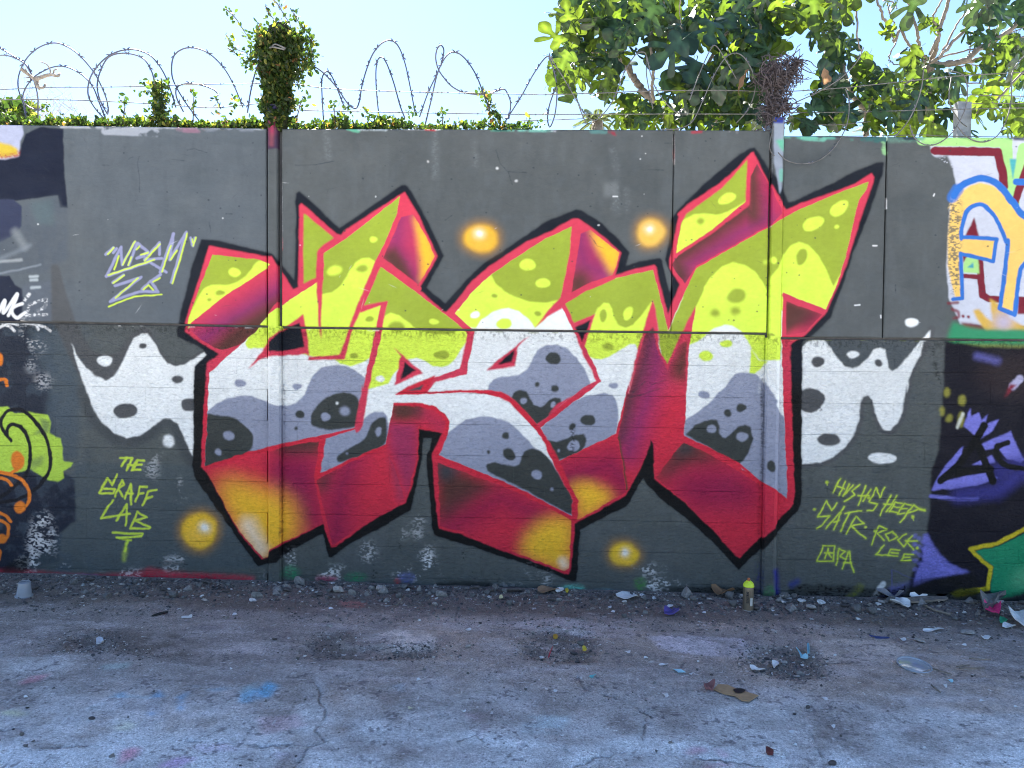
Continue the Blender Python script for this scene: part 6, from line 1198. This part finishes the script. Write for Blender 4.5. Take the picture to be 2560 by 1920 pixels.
creeper('creeper', 'thin broken creeper under the twisted razor wire loop', np.concatenate([strip_px(1000, 1330, lambda x: hedge(x) * .85, 560), sprig('B 1530,970 1540,900 1520,850', 24, 6), sprig('B 1870,740 1900,830 1960,910 2010,980', 120, 7), sprig('B 1280,960 1270,900', 20, 7), sprig('C 240,1010 250,950', 16, 7), sprig('C 340,1010 340,950', 10, 5)]), .036, 7, ['B 1865,740 1900,830 1960,910 2010,990', 'B 1540,1000 1530,855'])

# ---------------------------------------------------------------- dead vine ball on the right post
DV = simple('dead_vine', (.085, .07, .075), .85, var=.45, scale=50, bump=.4)
cb = on_wall([PX('D 260,640')[0]], .0)[0]; t = thing('dead_vine_ball', tuple(cb), 'knotted ball of dead vine stems round the head of the right post', 'dead vine')
def knot(name, px, rx, rz, n, seed, L=.16):
    r = np.random.RandomState(seed); c = on_wall([PX(px)[0]], .0)[0] - cb; m = MB()
    for i in range(n):
        d = r.normal(size=3); d /= np.linalg.norm(d); p = c + d * np.array([rx, rx * .9, rz]) * r.uniform(.3, 1.0); v = r.normal(size=3); v -= d * (v @ d) * .8; v /= np.linalg.norm(v); pts = [p]
        for k in range(6):
            v = v + r.normal(size=3) * .28 - (p - c) / np.array([rx, rx, rz]) * .22; v /= np.linalg.norm(v); p = p + v * L / 6; pts.append(p)
        m.tube(pts, r.uniform(.0028, .0055), 4, .6)
    m.build(name, DV, t, True)['kind'] = 'stuff'
knot('stem_tangle', 'D 255,600', .13, .10, 190, 1); knot('stem_tangle', 'D 380,530', .09, .05, 60, 2); knot('stem_tangle', 'D 240,740', .06, .09, 60, 3); knot('stem_tangle', 'D 265,850', .10, .07, 110, 4); knot('stem_tangle', 'D 200,930', .06, .05, 40, 5)
# far post end at the right
cpt = on_wall([PX('D 1722,1010')[0]], .22)[0]; m = MB(); m.add(*prism(-.045, .045, -.03, .03, -.35, -.35, .17, .165)); tag(m.build('post_stub', simple('grey_metal', (.22, .23, .25), .5, metal=.4, bump=.3), None, False, tuple(cpt)), 'grey square post end standing behind the wall near the right edge', 'post')
# ---------------------------------------------------------------- fig trees behind the wall
from mathutils.geometry import delaunay_2d_cdt
def fig_outline(kind, r):
    if kind == 0:     # deep five-lobed leaf
        h = [(0, 0), (.08, -.05), (.20, -.08), (.33, -.02), (.40, .08), (.36, .17), (.26, .21), (.15, .24), (.12, .28), (.24, .33), (.38, .42), (.50, .53), (.55, .66), (.48, .72), (.38, .67), (.26, .55), (.14, .42), (.10, .42), (.13, .55), (.20, .68), (.22, .82), (.15, .94), (0, 1.02)]
    elif kind == 1:   # three broad lobes
        h = [(0, 0), (.10, -.06), (.26, -.04), (.36, .06), (.38, .18), (.44, .30), (.54, .44), (.56, .58), (.48, .64), (.36, .58), (.22, .46), (.15, .44), (.17, .58), (.24, .72), (.22, .86), (.12, .96), (0, 1.0)]
    elif kind == 2:   # slim finger lobes
        h = [(0, 0), (.10, -.03), (.28, -.02), (.34, .06), (.28, .12), (.12, .16), (.08, .20), (.22, .30), (.40, .46), (.52, .64), (.50, .72), (.42, .70), (.28, .54), (.12, .36), (.07, .36), (.08, .55), (.14, .72), (.15, .88), (.08, .98), (0, 1.04)]
    else:             # almost entire
        h = [(0, 0), (.12, -.06), (.28, -.04), (.42, .12), (.47, .30), (.40, .44), (.42, .56), (.34, .66), (.26, .76), (.16, .90), (0, 1.0)]
    R1_ = [(x * (1 + r.uniform(-.07, .07)), y + r.uniform(-.015, .015)) for x, y in h[1:-1]]
    L1_ = [(-x * (1 + r.uniform(-.09, .09)), y + r.uniform(-.02, .02)) for x, y in h[1:-1]]
    return smooth(np.array([h[0]] + R1_ + [h[-1]] + L1_[::-1]), True, 2)
VE = [((0, 0), (0, .95)), ((0, .06), (.48, .62)), ((0, .06), (-.48, .62)), ((0, .02), (.34, .05)), ((0, .02), (-.34, .05))]
def fig_leaf(seed, kind, mat):
    r = random.Random(seed); o_ = fig_outline(kind, r); n = len(o_); P2 = [Vector((float(a), float(b))) for a, b in o_]
    inner = [(0, .02 + .93 * k / 8) for k in range(1, 8)]
    for (a, b) in VE[1:]: inner += [(a[0] + (b[0] - a[0]) * k / 5, a[1] + (b[1] - a[1]) * k / 5) for k in range(1, 5)]
    inner += [(s_ * .12, y) for s_ in (-1, 1) for y in (.1, .3, .55, .75)] + [(s_ * .25, y) for s_ in (-1, 1) for y in (.02, .14, .42, .52)]
    for q in inner:
        ok = False; j = n - 1
        for i in range(n):
            if ((o_[i][1] > q[1]) != (o_[j][1] > q[1])) and (q[0] < (o_[j][0] - o_[i][0]) * (q[1] - o_[i][1]) / (o_[j][1] - o_[i][1] + 1e-12) + o_[i][0]): ok = not ok
            j = i
        if ok and min((o_[:, 0] - q[0]) ** 2 + (o_[:, 1] - q[1]) ** 2) > .0009: P2.append(Vector(q))
    vs, _, fs, *_r = delaunay_2d_cdt(P2, [(i, (i + 1) % n) for i in range(n)], [], 1, 1e-4)
    fold, droop, tw = r.uniform(.05, .4), r.uniform(.05, .55), r.uniform(-.25, .25); V, vein = [], []
    for v in vs:
        x, y = v
        d = min(((np.array([x, y]) - np.array(a)) - (np.array(b) - np.array(a)) * np.clip(((np.array([x, y]) - np.array(a)) @ (np.array(b) - np.array(a))) / ((np.array(b) - np.array(a)) @ (np.array(b) - np.array(a))), 0, 1)) @ ((np.array([x, y]) - np.array(a)) - (np.array(b) - np.array(a)) * np.clip(((np.array([x, y]) - np.array(a)) @ (np.array(b) - np.array(a))) / ((np.array(b) - np.array(a)) @ (np.array(b) - np.array(a))), 0, 1)) for a, b in VE)
        vein.append(max(0, 1 - math.sqrt(d) / .05))
        V.append((x, y * (1 - .12 * droop), fold * abs(x) * .8 - droop * y * y * .5 - .5 * x * x + tw * x * y + .03 * math.sin(9 * y + 5 * x)))
    m = MB(); m.v, m.f = V, [tuple(f) for f in fs]; m.tube([(0, 0, 0), (.0, -.16, .02), (.02, -.34, -.05)], .011, 5, .8)
    vein += [1] * (len(m.v) - len(vein))
    me = mesh('leaf', m.v, m.f, mat, True)
    at = me.attributes.new('vein', 'FLOAT', 'POINT'); at.data.foreach_set('value', vein); return me
LM = [leafmat('fig_leaf_%d' % i, c, t_, f_, .4, .42, var=.25, scale=14, vein=True) for i, (c, t_, f_) in enumerate((((.015, .036, .015), (.034, .066, .008), .2), ((.024, .048, .012), (.066, .108, .008), .46), ((.011, .028, .017), (.026, .054, .010), .12), ((.033, .058, .013), (.090, .135, .010), .5)))]  # same leaf in shaded and backlit tones; light put into the colours
LEAVES = [[fig_leaf(100 + k * 10 + j, k, LM[i]) for k in (0, 0, 1, 2, 3) for j in range(2)] for i in range(4)]
FB = simple('fig_bark', (.22, .19, .165), .8, var=.3, scale=25, bump=.5)
def rand_in(poly, n, r):
    c = PX(poly); lo, hi = c.min(0), c.max(0); out = []
    while len(out) < n:
        p = lo + (hi - lo) * r.random_sample(2); ins = False; j = len(c) - 1
        for i in range(len(c)):
            if ((c[i, 1] > p[1]) != (c[j, 1] > p[1])) and (p[0] < (c[j, 0] - c[i, 0]) * (p[1] - c[i, 1]) / (c[j, 1] - c[i, 1] + 1e-12) + c[i, 0]): ins = not ins
            j = i
        if ins: out.append(p)
    return out
def tree(label, branches, regions, singles, seed, root_px, y=1.0):
    r = np.random.RandomState(seed); root = on_wall([PX(root_px)[0]], y)[0]; root[2] = GZ0
    t = thing('fig_tree', tuple(root), label, 'tree'); tips = []
    for i, (nm, p, r0, y0, y1) in enumerate(branches):
        P = traced(p, y0, y1, .03, 6, i); P = P + r.normal(size=P.shape) * .004; n = len(P); rad = [r0 * (1 - .5 * k / n) * (1 + .06 * math.sin(k * 1.7)) for k in range(n)]
        m = MB(); m.tube(P - root, rad, 8 if r0 > .012 else 6); m.build(nm, FB, t, True); tips.append(P)
    allp = np.concatenate(tips); todo = []
    for (poly, n, y0, y1, lo, hi, mats) in regions:
        for p in rand_in(poly, n, r): todo.append((p, r.uniform(y0, y1), r.uniform(lo, hi), int(r.choice(mats)), None))
    for (p, yy, L, mt, ang) in singles: todo.append((PX(p)[0], yy, L, mt, ang))
    todo.sort(key=lambda q: q[1])
    objs = []; stuff = MB()
    for i, (p, yy, L, mt, ang) in enumerate(todo):
        c = on_wall([p], yy)[0]; L *= (yy + 5.2) / 6.6
        if ang is None:
            a = r.normal(-90, 62); 
        else: a = ang
        a = math.radians(a); d = Vector((math.cos(a), r.normal(0, .45), math.sin(a))).normalized()
        nrm = Vector((r.normal(0, .42), -.8 + r.normal(0, .35), .42 + r.normal(0, .45))); 
        if ang is not None: nrm = Vector((.1, -.9, .25))
        nrm = (nrm - d * nrm.dot(d)).normalized(); x = d.cross(nrm)
        Mx = Matrix((x, d, nrm)).transposed().to_4x4(); me = LEAVES[mt][r.randint(10) if ang is None else (0 if i % 2 else 1)]
        pos = Vector(c - root) - d * L * .5
        if i < 300 or ang is not None:
            o = obj('leaf', me, t); o.matrix_local = Matrix.Translation(pos) @ Mx @ Matrix.Scale(L, 4)
        else:
            objs.append((me, Matrix.Translation(pos) @ Mx @ Matrix.Scale(L, 4)))
    for mi in range(4):
        bm = bmesh.new(); k = 0
        for me, mm in objs:
            if me.materials[0] != LM[mi]: continue
            n0 = len(bm.verts); bm.from_mesh(me); bm.verts.ensure_lookup_table(); bmesh.ops.transform(bm, matrix=mm, verts=bm.verts[n0:]); k += 1
        if k:
            me = bpy.data.meshes.new('foliage'); bm.to_mesh(me); me.materials.append(LM[mi]); me.shade_smooth(); o = obj('foliage', me, t); o['kind'] = 'stuff'
        bm.free()
    return t
tree('dense fig tree whose trunk rises behind the wall left of the dead vine ball',
     [('trunk', 'C 1400,1060 1400,1010 1330,920 1240,800 1150,710 1090,620 1040,520 990,440 950,340 930,240 920,100 900,-60', .034, 1.0, 1.0), ('branch', 'C 1090,640 1010,520 900,420 760,410', .011, 1.0, .8), ('branch', 'C 970,400 850,410 780,400', .009, .9, .7), ('branch', 'C 940,220 840,120 820,60 870,20 960,10', .012, 1.0, .8),
      ('branch', 'C 1250,810 1230,700 1240,560 1215,330 1300,100 1350,-60', .014, .9, .6), ('branch', 'C 1940,165 2060,95 2180,0 2260,-60', .017, .9, .7), ('branch', 'C 1940,165 1800,300 1680,500 1560,760 1420,1000', .018, .9, 1.0), ('branch', 'C 2100,300 2080,180 2040,60 2050,-40', .010, .6, .5), ('branch', 'C 2150,300 2212,170 2240,120', .007, .5, .5),
      ('branch', 'C 1140,890 1200,980 1260,1010', .007, .8, .7), ('branch', 'C 1460,-20 1450,60 1455,140 1470,230', .005, .2, .2), ('branch', 'C 1700,1000 1780,900 1760,820 1740,700', .008, .7, .6), ('branch', 'C 900,680 960,720 1040,760', .007, .8, .7), ('trunk', 'D 960,1075 970,960 940,860 860,760 800,600 760,400 700,250 650,100 600,-60', .022, 1.0, .8), ('branch', 'D 945,1075 960,950 990,850 1020,780', .008, .7, .7), ('branch', 'D 640,700 650,850 700,940 780,1000', .006, .5, .5)],
     [('C 590,-40 500,120 560,330 500,520 640,560 900,620 1000,560 1120,420 1500,420 2150,480 2212,300 2212,-40', 250, .2, 1.5, .14, .25, (0, 0, 2, 2, 1, 0, 3)), ('C 420,460 430,640 560,740 700,690 640,500', 12, .1, .6, .14, .2, (1, 3)), ('C 700,520 800,720 900,800 960,720 940,560', 14, .3, .9, .12, .2, (1, 3, 0)), ('C 1000,760 940,1000 1380,1010 1300,860 1120,740', 40, .4, 1.3, .10, .17, (1, 0, 3)),
      ('C 1300,620 1380,1010 2140,1010 2150,520 1850,460', 150, .2, 1.4, .12, .22, (0, 1, 0, 2, 3, 2)), ('D 240,-30 300,220 560,230 660,160 920,120 900,-30', 26, .1, .8, .19, .27, (1, 3, 1)), ('D 0,500 0,260 230,300 330,420 260,560', 14, .2, .8, .16, .24, (0, 1)),
      ('D 520,260 640,200 820,260 930,420 1060,560 1040,640 900,760 740,760 600,600 540,400', 52, .2, 1.1, .12, .2, (0, 1, 2, 1)), ('D 460,500 600,640 540,800 640,980 860,1040 880,800 700,700', 26, .2, .9, .14, .22, (1, 0, 2)), ('D 350,900 440,880 560,1000 420,1070 380,1040', 9, .1, .6, .13, .18, (2, 1))],
     [('C 430,250', .12, .27, 3, 135), ('C 520,520', .10, .24, 1, 240), ('C 600,640', .1, .22, 3, 262), ('C 560,70', .2, .20, 3, 100), ('C 880,620', .25, .17, 3, 250), ('C 1440,650', .2, .17, 3, 95), ('C 1930,720', .12, .12, 3, 270), ('C 1190,160', .1, .30, 0, 240), ('C 1330,430', .08, .34, 2, 215), ('C 1700,260', .1, .30, 2, 260), ('C 1560,560', .12, .36, 2, 250), ('C 1960,560', .2, .24, 0, 240), ('D 350,100', .1, .27, 1, 262), ('D 560,110', .08, .30, 1, 275), ('D 690,340', .1, .22, 3, 170), ('D 720,70', .1, .2, 0, 285), ('D 570,860', .05, .18, 0, 10), ('D 840,900', .05, .18, 2, 300), ('D 1130,210', .3, .13, 3, 80)],
     21, 'C 1420,1010', 1.0)
tree('second fig tree at the upper right with many bare forking branches',
     [('trunk', 'D 1480,1075 1470,900 1450,760 1440,640 1480,540 1510,520', .035, .9, .7), ('trunk', 'D 1440,620 1380,600 1420,560 1490,520 1640,500 1760,470 1850,390 1960,330 2080,250 2212,140 2320,60', .027, .7, .5), ('branch', 'D 1640,500 1800,480 1940,440 2080,370 2212,290 2340,240', .018, .7, .6), ('branch', 'D 1480,500 1500,420 1530,300 1560,180 1600,60 1640,-60', .020, .7, .4), ('branch', 'D 1440,480 1390,380 1370,260 1330,140 1290,0 1270,-60', .013, .7, .5),
      ('branch', 'D 1470,430 1530,250 1500,120 1580,-20', .010, .6, .4), ('branch', 'D 1200,330 1130,200 1080,80 1040,-40', .013, .8, .6), ('branch', 'D 1480,500 1560,440 1700,280 1820,160 1900,80 1960,0', .013, .5, .4), ('branch', 'D 1500,510 1600,350 1680,200 1760,90', .009, .6, .5), ('branch', 'D 1190,330 1240,240 1300,350 1380,420 1430,500', .012, .7, .7), ('branch', 'D 1200,330 1160,420 1150,480 1200,510 1360,520', .006, .6, .6), ('branch', 'D 1140,30 1150,110 1190,200 1180,320', .006, .7, .7), ('branch', 'D 1100,0 1180,20 1210,70', .006, .7, .7),
      ('branch', 'D 1360,600 1240,700 1160,790', .010, .6, .2), ('branch', 'D 1500,470 1700,410 1900,360 2212,210', .007, .6, .6), ('branch', 'D 1930,230 1960,170 1970,60 1980,0', .007, .5, .4), ('branch', 'D 1600,580 1700,640 1890,660', .007, .5, .5), ('branch', 'D 1560,520 1800,520 2100,518', .006, .8, .8), ('branch', 'D 2212,560 2060,720 1940,830 1830,890', .010, .6, .4), ('branch', 'D 1780,420 1790,320 1800,240', .005, .6, .6), ('branch', 'D 900,-40 890,60 900,300 930,420', .009, .5, .5)],
     [('D 1180,520 1120,640 960,800 860,1070 1300,1070 1500,1070 1660,1040 1700,760 1640,620 1500,560 1360,540 1340,340 1200,420', 80, .2, 1.3, .12, .22, (0, 1, 2, 1, 3)), ('D 1880,420 1850,760 1790,1070 2400,1070 2400,360 2100,330', 46, .2, 1.3, .12, .22, (0, 1, 3, 1)), ('D 1740,-30 1740,130 1880,200 2100,120 2400,160 2400,-30', 20, .2, 1.1, .14, .24, (0, 2, 0)), ('D 1080,580 960,640 1020,760 1180,640', 12, .2, .8, .13, .2, (2, 0, 1)), ('D 1760,270 1820,340 2000,400 1960,260', 8, .3, .8, .10, .16, (2, 0)), ('D 1080,-30 1060,40 1220,40 1220,-30', 3, .3, .8, .1, .16, (0,)),
      ('D 1380,180 1420,260 1560,240 1560,140 1460,130', 8, .5, .9, .07, .11, (3, 1)), ('D 1300,560 1240,420 1330,360 1420,420 1440,520', 10, .4, .8, .1, .15, (1, 3)), ('D 2060,260 2240,340 2260,440 2080,400', 10, .3, .9, .13, .2, (0, 1))],
     [('D 1310,110', .15, .27, 0, 262), ('D 1830,90', .15, .26, 0, 250), ('D 1950,60', .2, .24, 2, 290), ('D 1100,900', .08, .30, 0, 200), ('D 1170,700', .2, .22, 1, 300), ('D 2000,460', .2, .24, 3, 200), ('D 2110,560', .2, .22, 0, 290), ('D 1680,700', .2, .20, 0, 260), ('D 1890,300', .2, .17, 0, 200), ('D 1330,850', .15, .24, 2, 230), ('D 1960,880', .1, .2, 3, 255), ('D 1120,900', .3, .2, 2, 180), ('D 1150,270', .3, .12, 3, 260), ('D 1460,150', .4, .09, 3, 10), ('D 1800,560', .3, .16, 3, 120)],
     33, 'D 1480,1010', .9)
# dried hanging leaves
DL = leafmat('dry_fig_leaf', (.22, .13, .075), (.35, .2, .1), .35)
for p, L, a, lab in (('C 1925,700', .13, 262, 'curled brown dead fig leaf hanging left of the dead vine ball'), ('D 660,650', .10, 190, 'reddish brown dead leaf caught right of the dead vine ball')):
    me = fig_leaf(7, 3, DL); me.name = 'dead_leaf'; o = obj('dead_leaf', me, None, tuple(on_wall([PX(p)[0]], .03)[0])); o.scale = (L * .8, L, L * 2.0); o.rotation_euler = (1.4, math.radians(30), math.radians(a)); tag(o, lab, 'dead leaf')
# distant palm crown and twiggy bush
PALM = leafmat('palm_frond', (.09, .11, .05), (.2, .25, .08), .35); c = on_wall([PX('C 800,960')[0]], 9.0)[0]
t = thing('palm_tree', (c[0], c[1], GZ0), 'small distant palm crown seen over the wall left of the fig trunk', 'palm'); c = c - np.array([c[0], c[1], GZ0]); r = np.random.RandomState(3)
m = MB(); m.tube([(0, 0, 0), (0, 0, c[2])], .13, 8, .8); m.build('trunk', FB, t, True)
for i in range(26):
    a = r.rand() * 6.28; el = r.uniform(-.2, 1.2); L = r.uniform(.3, .5); m = MB(); P = [np.array([0, 0, c[2]])]; v = np.array([math.cos(a) * math.cos(el), math.sin(a) * math.cos(el), math.sin(el)])
    for k in range(6): P.append(P[-1] + v * L / 6); v = v + np.array([0, 0, -.16])
    P = np.array(P); m.tube(P, .008, 4, .4)
    for k in range(2, 6):
        for s in (-1, 1):
            for q in range(3):
                b = P[k] + (P[min(k + 1, 6)] - P[k]) * q / 3; sd_ = np.cross(P[k] - P[k - 1], [0, 0, 1]); sd_ = sd_ / (np.linalg.norm(sd_) + 1e-9) * s; e = b + sd_ * .09 + (P[k] - P[k - 1]) * .8 + np.array([0, 0, -.06]); m.add([b, (b + e) / 2 + [0, 0, .02], e, (b + e) / 2 - [0, 0, .015]], [(0, 1, 2, 3)])
    m.build('frond', PALM, t)
c = on_wall([PX('A 180,900')[0]], 4.0)[0]; TW = simple('pale_twig', (.34, .30, .28), .8); t = thing('bare_bush', (c[0], c[1], GZ0), 'pale leafless twiggy bush behind the left wall top', 'bush'); m = MB(); r = np.random.RandomState(8)
for i in range(170):
    x0 = r.uniform(-.75, .75); z0 = c[2] - GZ0 + r.uniform(-.25, .05); h = r.uniform(.15, .5) * (1 - abs(x0) * .6); P = [np.array([x0, r.uniform(-.3, .3), z0])]
    for k in range(4): P.append(P[-1] + np.array([r.normal() * .05, r.normal() * .05, h / 4]))
    m.tube(P, .004, 3, .3)
m.tube([(0, 0, 0), (0, 0, c[2] - GZ0)], .03, 6); m.build('twigs', TW, t)['kind'] = 'stuff'
